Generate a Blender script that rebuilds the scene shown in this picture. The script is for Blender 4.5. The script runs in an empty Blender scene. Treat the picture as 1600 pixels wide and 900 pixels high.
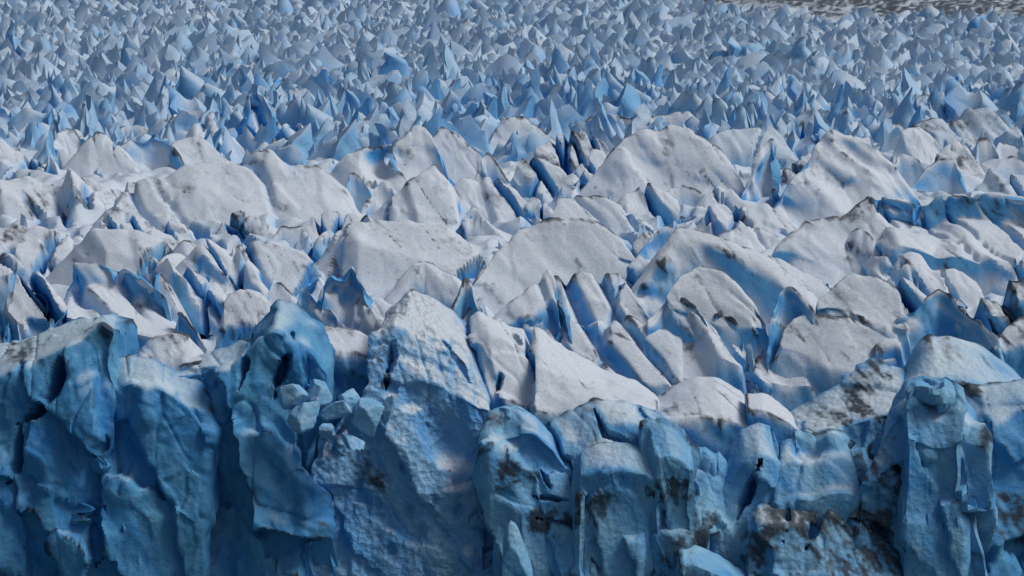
import bpy, math, random
import numpy as np

# ------------------------------------------------------------------ camera, sky, sun, exposure
SC = bpy.context.scene
COL = SC.collection
HC = 65.0            # camera height above the mean glacier surface (z = 0)
FPX = 3608.0         # focal length in pixels of a 1600 px wide frame
PITCH = 0.1585

cam_d = bpy.data.cameras.new('camera')
cam = bpy.data.objects.new('camera', cam_d)
COL.objects.link(cam)
cam_d.sensor_width = 36.0
cam_d.lens = 36.0 * FPX / 1600.0
cam_d.clip_start = 1.0
cam_d.clip_end = 12000.0
cam.location = (0, 0, HC)
cam.rotation_euler = (math.pi / 2 - PITCH, 0, 0)
SC.camera = cam

SUN_EL = math.radians(52)
SUN_AZ = math.radians(99)      # clockwise from +Y (view direction): high on the right
w = bpy.data.worlds.new('World')
SC.world = w
w.use_nodes = True
nt = w.node_tree
sky = nt.nodes.new('ShaderNodeTexSky')
sky.sky_type = 'NISHITA'
sky.sun_disc = False
sky.sun_elevation = SUN_EL
sky.sun_rotation = SUN_AZ
sky.air_density = 1.0
sky.ozone_density = 0.3
sky.dust_density = 4.0
bg = nt.nodes['Background']
bg.inputs['Strength'].default_value = 0.068
nt.links.new(sky.outputs[0], bg.inputs[0])

sun_d = bpy.data.lights.new('sun', 'SUN')
sun_d.energy = 2.25
sun_d.angle = math.radians(22)
sun_d.color = (1.0, 0.99, 0.98)
sun = bpy.data.objects.new('sun', sun_d)
COL.objects.link(sun)
sd = np.array([math.sin(SUN_AZ) * math.cos(SUN_EL), math.cos(SUN_AZ) * math.cos(SUN_EL), math.sin(SUN_EL)])
from mathutils import Vector
sun.rotation_euler = Vector(tuple(-sd)).to_track_quat('-Z', 'Y').to_euler()
sun.location = (300, 300, 400)

vs = SC.view_settings
vs.view_transform = 'Standard'
vs.look = 'None'
vs.exposure = -0.28
vs.gamma = 1.0
SC.cycles.max_bounces = 5
SC.cycles.diffuse_bounces = 4
SC.cycles.caustics_reflective = False

# ------------------------------------------------------------------ noise
_r = np.random.RandomState(7)
_perm = _r.permutation(256)
PERM = np.concatenate([_perm, _perm, _perm]).astype(np.int32)
_g = _r.normal(size=(256, 3))
GRAD = (_g / np.linalg.norm(_g, axis=1)[:, None]).astype(np.float32)


def perlin(x, y, z):
    x = np.asarray(x, np.float32); y = np.asarray(y, np.float32); z = np.asarray(z, np.float32)
    xi = np.floor(x); yi = np.floor(y); zi = np.floor(z)
    fx = x - xi; fy = y - yi; fz = z - zi
    xi = xi.astype(np.int32) & 255; yi = yi.astype(np.int32) & 255; zi = zi.astype(np.int32) & 255
    u = fx * fx * fx * (fx * (fx * 6 - 15) + 10)
    v = fy * fy * fy * (fy * (fy * 6 - 15) + 10)
    t = fz * fz * fz * (fz * (fz * 6 - 15) + 10)
    out = 0
    for dx in (0, 1):
        wx = u if dx else 1 - u
        px = PERM[xi + dx]
        for dy in (0, 1):
            wy = v if dy else 1 - v
            pxy = PERM[px + yi + dy]
            for dz in (0, 1):
                wz = t if dz else 1 - t
                g = GRAD[PERM[pxy + zi + dz]]
                d = g[..., 0] * (fx - dx) + g[..., 1] * (fy - dy) + g[..., 2] * (fz - dz)
                out = out + wx * wy * wz * d
    return out * 1.6


def sstep(a, b, x):
    t = np.clip((x - a) / (b - a), 0, 1)
    return t * t * (3 - 2 * t)


_cell = _r.uniform(-1, 1, size=(256, 7)).astype(np.float32)


def facets(x, y, z):
    """fractured blocks: every cell of a jittered lattice is cut by its own plane; value about -1..1, steps at the joints"""
    xi = np.floor(x); yi = np.floor(y); zi = np.floor(z)
    best = np.full(x.shape, 1e9, np.float32); val = np.zeros(x.shape, np.float32)
    for dx in (-1, 0, 1):
        for dy in (-1, 0, 1):
            for dz in (-1, 0, 1):
                cx = xi + dx; cy = yi + dy; cz = zi + dz
                h = PERM[PERM[PERM[cx.astype(np.int32) & 255] + (cy.astype(np.int32) & 255)] + (cz.astype(np.int32) & 255)]
                c = _cell[h]
                ex = x - cx - 0.5 - 0.42 * c[..., 0]; ey = y - cy - 0.5 - 0.42 * c[..., 1]; ez = z - cz - 0.5 - 0.42 * c[..., 2]
                d = ex * ex + ey * ey + ez * ez
                v = 0.45 * c[..., 3] + 0.8 * (ex * c[..., 4] + ey * c[..., 5] + ez * c[..., 6])
                m = d < best
                best = np.where(m, d, best); val = np.where(m, v, val)
    return val


def crevasses(x, y, z=0.0):
    """crevasse field of the whole glacier in plan: how far the surface drops (slots) and steps (tilted blocks)"""
    wx = 11.0 * perlin(x / 47, y / 55, 0.3) + 3.2 * perlin(x / 14, y / 17, 2.3) + 1.1 * perlin(x / 5, y / 7, 7.3)
    P = 7.8
    u = (x + 0.24 * y + 0.5 * z + wx) / P
    k = np.floor(u); f = u - k
    rnd = (np.sin(k * 12.9898) * 43758.5453) % 1.0
    along = perlin(k * 7.31 + 0.5, y / 21.0, 0.4 + 0 * x)
    wd = np.clip(0.1 + 2.2 * along + 0.6 * rnd, 0, 2.5) / P            # half width in cells
    dist = np.minimum(f, 1 - f)
    slot = np.where(wd > 0.012, np.clip(1 - dist / np.maximum(wd, 1e-3), 0, 1) ** 0.55, 0)
    P3 = 19.0
    u3 = (x + 0.34 * y + 0.25 * z + 9.0 * perlin(x / 41, y / 47, 5.3) + 4.0 * perlin(x / 17, y / 21, 3.3) + 0.8 * perlin(x / 5, y / 6, 1.3)) / P3
    k3 = np.floor(u3); f3 = u3 - k3
    r3 = (np.sin(k3 * 78.233 + 0.7) * 43758.5453) % 1.0
    amp = 6.5 * np.clip(r3 * 1.5 - 0.2, 0, 1) * sstep(-0.4, 0.2, perlin(x / 33, y / 39, 9.1))
    step = np.where(f3 < 0.045, f3 / 0.045, 1 - (f3 - 0.045) / 0.955) - 0.5
    P2 = 27.0
    u2 = (x - 0.55 * y + 0.2 * z + 6 * perlin(x / 20, y / 24, 4.4)) / P2
    k2 = np.floor(u2); f2 = u2 - k2
    al2 = perlin(k2 * 3.77 + 0.5, y / 26.0, 2.4 + 0 * x)
    wd2 = np.clip(1.6 * al2, 0, 1.1) / P2
    slot2 = np.where(wd2 > 0.005, np.clip(1 - np.minimum(f2, 1 - f2) / np.maximum(wd2, 1e-3), 0, 1) ** 0.55, 0)
    open_ = sstep(-0.3, 0.12, perlin(x / 36, y / 46, 12.4))       # some stretches are unbroken
    return np.maximum(slot * open_, slot2), step * amp


# ------------------------------------------------------------------ photo pixel <-> place
CP, SP = math.cos(PITCH), math.sin(PITCH)


def ray(x, y):
    a = (x - 800.0) / FPX
    b = (450.0 - y) / FPX
    return np.array([a, CP + b * SP, -SP + b * CP])


def at(x, y, D):
    d = ray(x, y)
    t = D / d[1]
    return np.array([d[0] * t, D, HC + d[2] * t])


def dist_of(y):
    """ground distance of a photo row; towards the front the ice surface sags, so rows below 500 crowd together"""
    d = ray(800, min(y, 500))
    D = HC / -d[2] * d[1]
    return D if y <= 500 else D - (y - 500) * 0.05


def to_px(P):
    q = P - np.array([0, 0, HC])
    f = q[..., 1] * CP - q[..., 2] * SP
    u = q[..., 1] * SP + q[..., 2] * CP
    return 800 + FPX * q[..., 0] / f, 450 - FPX * u / f


# ------------------------------------------------------------------ materials
def node(nt, kind, **kw):
    n = nt.nodes.new(kind)
    for k, v in kw.items():
        if k.startswith('i_'):
            key = k[2:]
            n.inputs[int(key) if key.isdigit() else key.replace('_', ' ')].default_value = v
        else:
            setattr(n, k, v)
    return n


def ice_material(name, white, blue, bump=1.0, cups=0.0):
    """White crust and bare blue ice are told apart by the vertex attribute 'crust', rock dust by 'dirt'."""
    m = bpy.data.materials.new(name)
    m.use_nodes = True
    nt = m.node_tree
    L = nt.links.new
    bsdf = nt.nodes['Principled BSDF']
    geo = node(nt, 'ShaderNodeNewGeometry')
    n1 = node(nt, 'ShaderNodeTexNoise', i_Scale=0.9, i_Detail=4.0, i_Roughness=0.7)
    L(geo.outputs['Position'], n1.inputs['Vector'])
    cr = node(nt, 'ShaderNodeAttribute', attribute_name='crust')
    tn = node(nt, 'ShaderNodeAttribute', attribute_name='tint')
    di = node(nt, 'ShaderNodeAttribute', attribute_name='dirt')
    # grainy break-up of the crust's border
    k1 = node(nt, 'ShaderNodeMath', operation='MULTIPLY_ADD')
    L(n1.outputs[0], k1.inputs[0]); k1.inputs[1].default_value = 0.5; L(cr.outputs['Fac'], k1.inputs[2])
    mr = node(nt, 'ShaderNodeMapRange')
    mr.inputs['From Min'].default_value = 0.25; mr.inputs['From Max'].default_value = 1.25
    L(k1.outputs[0], mr.inputs['Value'])
    rb = node(nt, 'ShaderNodeValToRGB')
    e = rb.color_ramp.elements
    e[0].position = 0.0; e[0].color = (blue[0] * 0.35, blue[1] * 0.68, blue[2] * 0.95, 1)
    e[1].position = 1.0; e[1].color = (min(1, blue[0] * 1.6), min(1, blue[1] * 1.22), min(1, blue[2] * 1.06), 1)
    L(tn.outputs['Fac'], rb.inputs[0])
    mix = node(nt, 'ShaderNodeMix', data_type='RGBA')
    L(mr.outputs[0], mix.inputs['Factor']); L(rb.outputs[0], mix.inputs[6]); mix.inputs[7].default_value = (*white, 1)
    k2 = node(nt, 'ShaderNodeMath', operation='MULTIPLY_ADD')
    L(n1.outputs[0], k2.inputs[0]); k2.inputs[1].default_value = 1.5; L(di.outputs['Fac'], k2.inputs[2])
    md = node(nt, 'ShaderNodeMapRange', interpolation_type='SMOOTHSTEP')
    md.inputs['From Min'].default_value = 0.85; md.inputs['From Max'].default_value = 2.0
    md.inputs['To Max'].default_value = 0.93
    L(k2.outputs[0], md.inputs['Value'])
    mixd = node(nt, 'ShaderNodeMix', data_type='RGBA')
    L(md.outputs[0], mixd.inputs['Factor']); L(mix.outputs[2], mixd.inputs[6])
    mixd.inputs[7].default_value = (0.035, 0.043, 0.055, 1)
    L(mixd.outputs[2], bsdf.inputs['Base Color'])
    bsdf.inputs['Roughness'].default_value = 0.5
    bsdf.inputs['IOR'].default_value = 1.31
    bsdf.inputs['Specular IOR Level'].default_value = 0.4
    n2 = node(nt, 'ShaderNodeTexNoise', i_Scale=4.0, i_Detail=4.0, i_Roughness=0.75)
    L(geo.outputs['Position'], n2.inputs['Vector'])
    gr = node(nt, 'ShaderNodeMapRange')
    gr.inputs['From Min'].default_value = 0.3; gr.inputs['From Max'].default_value = 0.7
    gr.inputs['To Min'].default_value = 0.80; gr.inputs['To Max'].default_value = 1.1
    L(n2.outputs[0], gr.inputs['Value'])
    mg = node(nt, 'ShaderNodeMix', data_type='RGBA', blend_type='MULTIPLY')
    mg.inputs['Factor'].default_value = 1.0
    L(mixd.outputs[2], mg.inputs[6]); L(gr.outputs[0], mg.inputs[7]); L(mg.outputs[2], bsdf.inputs['Base Color'])
    hs = node(nt, 'ShaderNodeMath', operation='MULTIPLY_ADD')
    L(n2.outputs[0], hs.inputs[0]); hs.inputs[1].default_value = 0.35; L(n1.outputs[0], hs.inputs[2])
    h = hs.outputs[0]
    if cups:
        vo = node(nt, 'ShaderNodeTexVoronoi', i_Scale=1.0)
        vo.feature = 'F1'
        wv = node(nt, 'ShaderNodeMixRGB', blend_type='ADD')
        wv.inputs[0].default_value = 1.3
        L(geo.outputs['Position'], wv.inputs[1]); L(n1.outputs['Color'], wv.inputs[2]); L(wv.outputs[0], vo.inputs['Vector'])
        bs = node(nt, 'ShaderNodeMath', operation='MULTIPLY_ADD')
        L(vo.outputs['Distance'], bs.inputs[0]); bs.inputs[1].default_value = cups; L(h, bs.inputs[2])
        h = bs.outputs[0]
    bp = node(nt, 'ShaderNodeBump')
    bp.inputs['Strength'].default_value = 0.35 * bump
    bp.inputs['Distance'].default_value = 0.6
    L(h, bp.inputs['Height']); L(bp.outputs[0], bsdf.inputs['Normal'])
    return m


M_ICE = ice_material('weathered_ice', (0.68, 0.75, 0.83), (0.13, 0.46, 0.78), bump=0.8)
M_CLIFF = ice_material('cliff_ice', (0.62, 0.74, 0.83), (0.18, 0.46, 0.71), bump=1.1, cups=0.8)
M_DEEP = ice_material('deep_blue_ice', (0.55, 0.70, 0.80), (0.08, 0.32, 0.58), bump=0.9, cups=0.6)
M_PIT = ice_material('pitted_ice', (0.66, 0.75, 0.83), (0.215, 0.48, 0.74), bump=1.7, cups=1.5)
M_FAR = ice_material('far_ice', (0.57, 0.68, 0.79), (0.19, 0.48, 0.76), bump=0.7)
M_GROUND = ice_material('glacier_ice', (0.62, 0.715, 0.81), (0.16, 0.46, 0.76), bump=0.7)


def water_material():
    m = bpy.data.materials.new('lake_water')
    m.use_nodes = True
    b = m.node_tree.nodes['Principled BSDF']
    b.inputs['Base Color'].default_value = (0.05, 0.12, 0.14, 1)
    b.inputs['Roughness'].default_value = 0.12
    n = node(m.node_tree, 'ShaderNodeTexNoise', i_Scale=0.3, i_Detail=4.0)
    g = node(m.node_tree, 'ShaderNodeNewGeometry')
    bp = node(m.node_tree, 'ShaderNodeBump')
    bp.inputs['Strength'].default_value = 0.2
    m.node_tree.links.new(g.outputs['Position'], n.inputs['Vector'])
    m.node_tree.links.new(n.outputs[0], bp.inputs['Height'])
    m.node_tree.links.new(bp.outputs[0], b.inputs['Normal'])
    return m


# ------------------------------------------------------------------ mesh helpers
def grid_faces(nr, nc, off=0):
    i = np.arange(nr * nc).reshape(nr, nc) + off
    return np.stack([i[:-1, :-1], i[:-1, 1:], i[1:, 1:], i[1:, :-1]], -1).reshape(-1, 4)


def mesh_from(name, V, F, mat, attrs=None, smooth=True, sharp=38):
    me = bpy.data.meshes.new(name)
    V = np.ascontiguousarray(V, np.float32); F = np.ascontiguousarray(F, np.int32)
    k = F.shape[1]
    me.vertices.add(len(V)); me.vertices.foreach_set('co', V.ravel())
    me.loops.add(F.size); me.loops.foreach_set('vertex_index', F.ravel())
    me.polygons.add(len(F))
    me.polygons.foreach_set('loop_start', np.arange(0, F.size, k, dtype=np.int32))
    me.polygons.foreach_set('use_smooth', np.full(len(F), smooth, bool))
    for key, val in (attrs or {}).items():
        a = me.attributes.new(key, 'FLOAT', 'POINT')
        a.data.foreach_set('value', np.ascontiguousarray(np.broadcast_to(val, (len(V),)), np.float32))
    me.materials.append(mat)
    me.update(calc_edges=True)
    if smooth: me.set_sharp_from_angle(angle=math.radians(sharp))
    return me


def link(name, me, parent=None, label=None, cat=None, group=None, kind=None, loc=None):
    o = bpy.data.objects.new(name, me)
    COL.objects.link(o)
    if loc is not None: o.location = loc
    if parent is not None:
        o.parent = parent
    if label: o['label'] = label
    if cat: o['category'] = cat
    if group: o['group'] = group
    if kind: o['kind'] = kind
    return o


def normals(G):
    a = np.gradient(G, axis=1); b = np.gradient(G, axis=0)
    n = np.cross(a, b)
    n /= np.linalg.norm(n, axis=-1, keepdims=True) + 1e-9
    return n


def surface(G, N, dirt, lo=0.15, hi=0.62, soft=2, cut=0.0, edge=1.0):
    """crust / tint / dirt at every vertex: crust settles on the flatter ice, dust in patches and down-glacier streaks"""
    x, y, z = G[..., 0] + 0.6 * G[..., 2], G[..., 1], G[..., 2]
    big = 0.5 + 0.5 * perlin(x / 7, y / 9, z / 7 + 11.3)
    med = perlin(x / 2.2, y / 2.8, z / 3.5 + 5.1)
    nz = blur(N[..., 2:3], soft)[..., 0]
    crust = sstep(lo, hi, nz + 0.26 * (big - 0.5) + 0.05 * med)
    tint = np.clip(0.5 + 0.45 * perlin(x / 5, y / 5, z / 16 + 2.2) + 0.3 * perlin(x / 1.6, y / 1.6, z / 4), 0, 1)
    p1 = perlin(x / 6, y / 8, z / 6 + 7.7) + 0.55 * perlin(x / 2.1, y / 3, z / 2.1) + 0.3 * perlin(x / 0.8, y / 1.2, z / 0.8)
    st = perlin((x + 0.25 * y) / 0.9, y / 9, z / 2.2 + 1.9) + 0.6 * perlin((x + 0.2 * y) / 2.4, y / 20, z / 5)
    dd = np.clip(0.9 * dirt * (0.75 + 0.8 * p1 + 0.5 * st) + 0.85 * sstep(0.55, 1.15, p1) * (0.4 + dirt) + 0.65 * sstep(0.5, 1.1, st) * (0.45 + dirt), 0, 1.3)
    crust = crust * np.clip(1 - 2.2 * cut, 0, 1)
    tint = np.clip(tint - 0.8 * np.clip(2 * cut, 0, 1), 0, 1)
    if edge > 0:                                         # dust caught along sharp crests
        lap = ((G - blur(G, 2)) * N).sum(-1)
        sc = np.percentile(np.abs(lap), 93) + 1e-6
        dd = np.clip(dd + edge * 1.1 * sstep(0.45, 1.5, lap / sc) * sstep(-0.15, 0.4, p1 + 0.2), 0, 1.3)
    return dict(crust=crust.ravel(), tint=tint.ravel(), dirt=dd.ravel())


def resample(P, n):
    P = np.asarray(P, float)
    d = np.r_[0, np.cumsum(np.linalg.norm(np.diff(P, axis=0), axis=1))]
    t = np.linspace(0, d[-1], n)
    return np.stack([np.interp(t, d, P[:, k]) for k in range(3)], -1)


def out_normals(G):
    N = normals(G)
    return -N if N[..., 2].mean() < 0 else N


def blur(G, it):
    for _ in range(it):
        H = G.copy()
        H[1:-1] = 0.25 * (G[:-2] + G[2:]) + 0.5 * G[1:-1]
        G = H.copy()
        H[:, 1:-1] = 0.25 * (G[:, :-2] + G[:, 2:]) + 0.5 * G[:, 1:-1]
        G = H
    return G


COVER = {}          # plan cells (2 m) -> highest ice there, so that smaller ice fills only the gaps


def cover(V):
    for k in set(zip((V[:, 0] // 2).astype(int).tolist(), (V[:, 1] // 2).astype(int).tolist())):
        COVER[k] = True


SEED = [0]


def form(name, label, yf, rails, parent=None, cat='serac', zfoot=None, back=(0.25, 1.0, 1.0), front=(0.0, -1.0, 0.16),
         lead=None, dirt=0.0, spots=(), cracks=(), dents=(), rough=1.0, slots=1.0, mat=None, dsk=1.0, soft=1, flute=1.0,
         drop=None, jagged=1.0, thr=None):
    """One body of ice lofted through rails (back to front), with walls on all four sides.
    rails: (metres behind the foot, [(px, py), ...])."""
    SEED[0] += 17
    sx = SEED[0] * 3.1
    Df = dist_of(yf) if yf >= 0 else -yf
    if zfoot is None:
        zfoot = at(800, yf, Df)[2] - (6.0 if yf < 500 else 22.0)
    ds = (Df * 0.00106 if zfoot > -40 else 0.28) * dsk
    NC = 48
    R = []
    for off, pts in rails:
        P = np.array([at(p[0], p[1], Df + off + (p[2] if len(p) > 2 else 0)) for p in pts])
        R.append(resample(P, NC))
    q = R[0]
    jag = 1.1 * jagged * min(1.0, Df / 500)
    n = np.abs(perlin(q[:, 0] / 2.6 + sx, q[:, 1] / 2.6, 0.4 + 0 * q[:, 0])) + 0.6 * np.abs(perlin(q[:, 0] / 1.1 + sx, q[:, 1] / 1.1, 3.4 + 0 * q[:, 0]))
    if zfoot > -40: n = n + 2.3 * np.abs(perlin(q[:, 0] / 6.0 + sx, q[:, 1] / 8.0, 7.4 + 0 * q[:, 0]))
    crest0 = q + np.stack([0 * n, 0.5 * n, 0.35 - n], -1) * jag
    if drop:                      # a single crest: a second rail down its face
        off, dz = drop
        R.append(R[-1] + np.array([0, -off, -dz]))
    R = np.array(R)
    hb = np.maximum(R[0][:, 2] - zfoot, 1.0); hf = np.maximum(R[-1][:, 2] - zfoot, 1.0)
    bk = R[0].copy(); bk[:, 0] += back[0] * back[2] * hb; bk[:, 1] += back[1] * back[2] * hb; bk[:, 2] = zfoot
    fr = R[-1].copy(); fr[:, 0] += front[0] * front[2] * hf; fr[:, 1] += front[1] * front[2] * hf; fr[:, 2] = zfoot
    R = np.concatenate([bk[None], R, fr[None]])
    R = np.concatenate([R[:1], crest0[None], (0.86 * R[1] + 0.14 * R[2])[None], R[2:]])    # the ragged crest stays a thin rim
    # end walls
    L = R[:, 0].copy(); Q = R[:, -1].copy()
    cl = R[1:-1].mean(0)
    dl = cl[0] - cl[2]; dl[2] = 0; dl /= np.linalg.norm(dl) + 1e-6
    dr = cl[-1] - cl[-3]; dr[2] = 0; dr /= np.linalg.norm(dr) + 1e-6
    if lead is None: lead = (0.9 if yf < 500 else 0.25) if zfoot > -40 else 0.05
    hl = np.maximum(L[:, 2] - zfoot, 0); hr = np.maximum(Q[:, 2] - zfoot, 0)
    L += dl * (lead * hl[:, None] + 0.3); L[:, 2] = zfoot
    Q += dr * (lead * hr[:, None] + 0.3); Q[:, 2] = zfoot
    R = np.concatenate([L[:, None], R, Q[:, None]], 1)
    # fine sampling
    def finer(A, axis, ds, mul):
        d = np.linalg.norm(np.diff(A, axis=axis), axis=-1)
        d = np.percentile(d, 75, axis=1 - axis)
        t = [0.0]
        for k, q in enumerate(d):
            n = max(1, int(round(q / ds / mul[k])))
            t += [k + (j + 1) / n for j in range(n)]
        t = np.array(t); i = np.minimum(t.astype(int), A.shape[axis] - 2); f = t - i
        a = np.take(A, i, axis); b = np.take(A, i + 1, axis)
        f = f.reshape((-1, 1, 1) if axis == 0 else (1, -1, 1))
        return a * (1 - f) + b * f
    nr = R.shape[0] - 1
    mr = [1.0] * nr; mr[0] = 5.0                      # the hidden back wall is coarse
    if nr > 2 and zfoot > -40: mr[-1] = 1.8
    if zfoot < -40 and nr > 4: mr[-1] = 2.5
    mc = [1.0] * (R.shape[1] - 1); mc[0] = mc[-1] = 3.0 if zfoot < -40 else 1.4
    G = finer(R, 0, ds * 1.12, mr); G = finer(G, 1, ds, mc)
    G = blur(G, soft)
    N = normals(G)
    if N[..., 2].mean() < 0: N = -N
    x, y, z = G[..., 0], G[..., 1], G[..., 2]
    S = rough
    if zfoot > -40: x = x + 0.6 * z
    steep = 1 - sstep(0.2, 0.55, np.abs(N[..., 2]))
    size = float(np.clip((R[1:-1, :, 2].max() - np.median(R[1:-1, :, 2]) * 0.4 - max(zfoot, -8) * 0.6) / 14.0, 0.35, 1.3))
    # broad swells, melt scoops that meet in sharp cusps, runnels down the steep walls
    d = 1.5 * size * S * perlin(x / 10 + sx, y / 12, z / 10)
    d = d + (0.4 if zfoot < -40 else 0.8) * size * S * (0.45 + 0.55 * steep) * (0.45 - 2 * np.abs(perlin((x + 0.3 * z) / 5.5 + sx, y / 8, z / 8 + 3.3)))
    d = d + (0.22 if zfoot < -40 else 0.09) * size * S * (0.12 + 0.88 * steep) * (0.4 - 2 * np.abs(perlin((x - 0.4 * z) / 2.6, y / 2.6 - sx, z / 4.2)))
    d = d + (0.2 if zfoot < -40 else 0.09) * size * S * flute * steep * perlin(x / 2.4, y / 2.4 + sx, z / 9)
    d = d + 0.07 * S * perlin(x / 1.1, y / 1.1, z / 1.4 + sx)
    if zfoot < -40:
        wr = 0.5 * perlin(x / 2.5, y / 2.5, z / 2.5)
        d = d * (0.14 + 0.86 * steep)
        d = d + (0.15 + 0.85 * steep) * S * (2.8 * facets((x + 0.35 * z) / 9.5 + sx + wr * 0.2, y / 9.5, z / 20 + wr * 0.15) + 0.3 * facets((x + 0.2 * z) / 3.4 + wr * 0.4, y / 3.4 + sx, z / 6.5))
    else:
        wr = 0.5 * perlin(x / 3, y / 3, z / 3)
        d = d + S * size * (0.35 + 0.65 * steep) * (2.0 * facets(x / 8 + sx + wr * 0.3, y / 11, z / 9) + 0.3 * facets(x / 3.0 + wr * 0.6, y / 3.6, z / 3.4 + sx))
    tear = perlin(x / 2.4 + 9, y / 2.4, z / 3.6 + sx)
    if zfoot > -40: d = d - 0.35 * size * S * steep * sstep(0.3, 0.42, tear)
    # thin raised and sunken seams: old, healed crevasses
    seam = np.abs(perlin((x + 0.3 * y) / 6 + sx, y / 22, z / 14))
    d = d - 0.35 * size * S * sstep(0.05, 0.0, seam)
    d = 0.45 * d + 0.55 * blur(d[..., None], 1)[..., 0]
    G2 = G + N * d[..., None]
    cutm = np.zeros(x.shape)
    # the glacier's crevasses: slots, and blocks between them that sink to the right
    if slots > 0:
        cs, cp = crevasses(G2[..., 0], G2[..., 1], G2[..., 2])
        keep = 1 - 0.35 * steep
        cs = blur(cs[..., None], 1)[..., 0]; cp = blur(cp[..., None], 1)[..., 0]
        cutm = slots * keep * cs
        dirn = N + np.array([0, 0, 0.35]); dirn /= np.linalg.norm(dirn, axis=-1, keepdims=True)
        G2 = G2 - dirn * (slots * keep * 10.0 * cs)[..., None]
        G2[..., 2] += slots * (1 - 0.7 * steep) * cp
    dv = float(dirt) + (0.17 if zfoot > -40 else 0.0) + 1.0 * sstep(0.05, 0.0, seam) * sstep(-0.1, 0.35, perlin(x / 9, y / 14, z / 9 + sx)) * (1 - 0.6 * steep)
    # hand-placed cracks, dents and dust
    if zfoot > -40:
        cracks = []                                      # the common crevasse field cuts these
        dents = [d_ for d_ in dents if d_[2] > 5]
    if cracks or spots or dents:
        px, py = to_px(G2)
        view = G2 - np.array([0, 0, HC])
        facing = (N * view).sum(-1) < 0
        cost = np.where(facing, 0, 400)
        def near(qx, qy):
            k = np.argmin((px - qx) ** 2 + (py - qy) ** 2 + cost)
            return G2.reshape(-1, 3)[k]
        for poly, wd, dp in cracks:
            wd = wd * (0.42 if zfoot > -40 else 0.8); dp = dp * (1.2 if zfoot > -40 else 2.0)
            Q = resample([near(*q) for q in poly], 14)
            Q = Q + np.random.RandomState(SEED[0]).normal(size=Q.shape) * 0.12 * wd
            dist = np.full(x.shape, 1e9)
            for k in range(13):
                a, b = Q[k], Q[k + 1]
                ab = b - a
                t = np.clip(((G2 - a) * ab).sum(-1) / (ab @ ab + 1e-9), 0, 1)
                dd = np.linalg.norm(G2 - a - t[..., None] * ab, axis=-1)
                e = (k + t) / 13
                dd = dd / (wd * np.clip(3 * np.minimum(e, 1 - e) + 0.12, 0, 1))
                dist = np.minimum(dist, dd)
            G2 = G2 - N * (dp * sstep(1.0, 0.5, dist))[..., None]
        for qx, qy, rad, amt in dents:
            c = near(qx, qy)
            q = (G2 - c); q[..., 2] *= 0.7
            dd = np.linalg.norm(q, axis=-1) / rad
            G2 = G2 + N * (amt * sstep(1.0, 0.2, dd))[..., None]
        for qx, qy, rad, amt in spots:
            if zfoot < -40: rad, amt = rad * 1.35, amt * 1.9
            c = near(qx, qy)
            dd = np.linalg.norm(G2 - c, axis=-1) / rad
            wob = 0.5 * perlin(x / 1.7, y / 2.5, z / 1.7 + qx) + 0.35 * perlin(x / 0.6, y / 0.9, z / 0.6)
            dv = np.maximum(dv, 0.85 * amt * sstep(1.15, 0.1, dd + wob))
    # rock dust gathers on the sharp crests
    V = G2.reshape(-1, 3)
    cover(V)
    base = V.mean(0); base = np.array([base[0], base[1], 0.0 if zfoot > -20 else zfoot])
    me = mesh_from(name, V - base, grid_faces(*x.shape), mat or M_ICE, surface(G2, out_normals(G2), dv, *((*thr, 3) if thr else (0.5, 0.95, 6) if mat in (M_CLIFF, M_DEEP) else (0.02, 0.42, 2)), cut=cutm))
    # faces must look outward
    if me.polygons and sum(p.normal.z for p in list(me.polygons)[::37]) < 0:
        me.flip_normals()
    loc = base
    if parent is not None:
        loc = base - np.array(parent.location)
    return link(name, me, parent, label, cat if parent is None else None, loc=loc)




def ice(name, label, yf, crest, edge=None, st=1.0, sw=1.5, run=0.7, fdx=0.0, extra=(), **kw):
    """crest line, optional front edge line (both traced), foot row yf; st slope of the top, sw slope of the wall."""
    Df = dist_of(yf)
    k = Df / FPX
    yc = np.mean([p[1] for p in crest])
    fn = math.hypot(fdx, 1)
    fr = (fdx / fn, -1 / fn, 1.0 / (sw if yf < 500 else max(sw, 9.0)))
    if edge is None:
        off = max(0.5, (yf - yc) * k / (sw + 0.14))
        rails = [(off, [(p[0], p[1], (yc - p[1]) * k * run) for p in crest])]
    else:
        ye = np.mean([p[1] for p in edge])
        off2 = max(0.3, (yf - ye) * k / (sw + 0.14))
        off = off2 + max(0.5, (ye - yc) * k / (st + 0.14))
        rails = [(off, [(p[0], p[1], (yc - p[1]) * k * run) for p in crest])]
        rails += [(off2 + o, q) for o, q in extra]
        rails += [(off2, [(p[0], p[1], (ye - p[1]) * k * run) for p in edge])]
    kw.setdefault('front', fr)
    return form(name, label, yf, rails, **kw)


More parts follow.
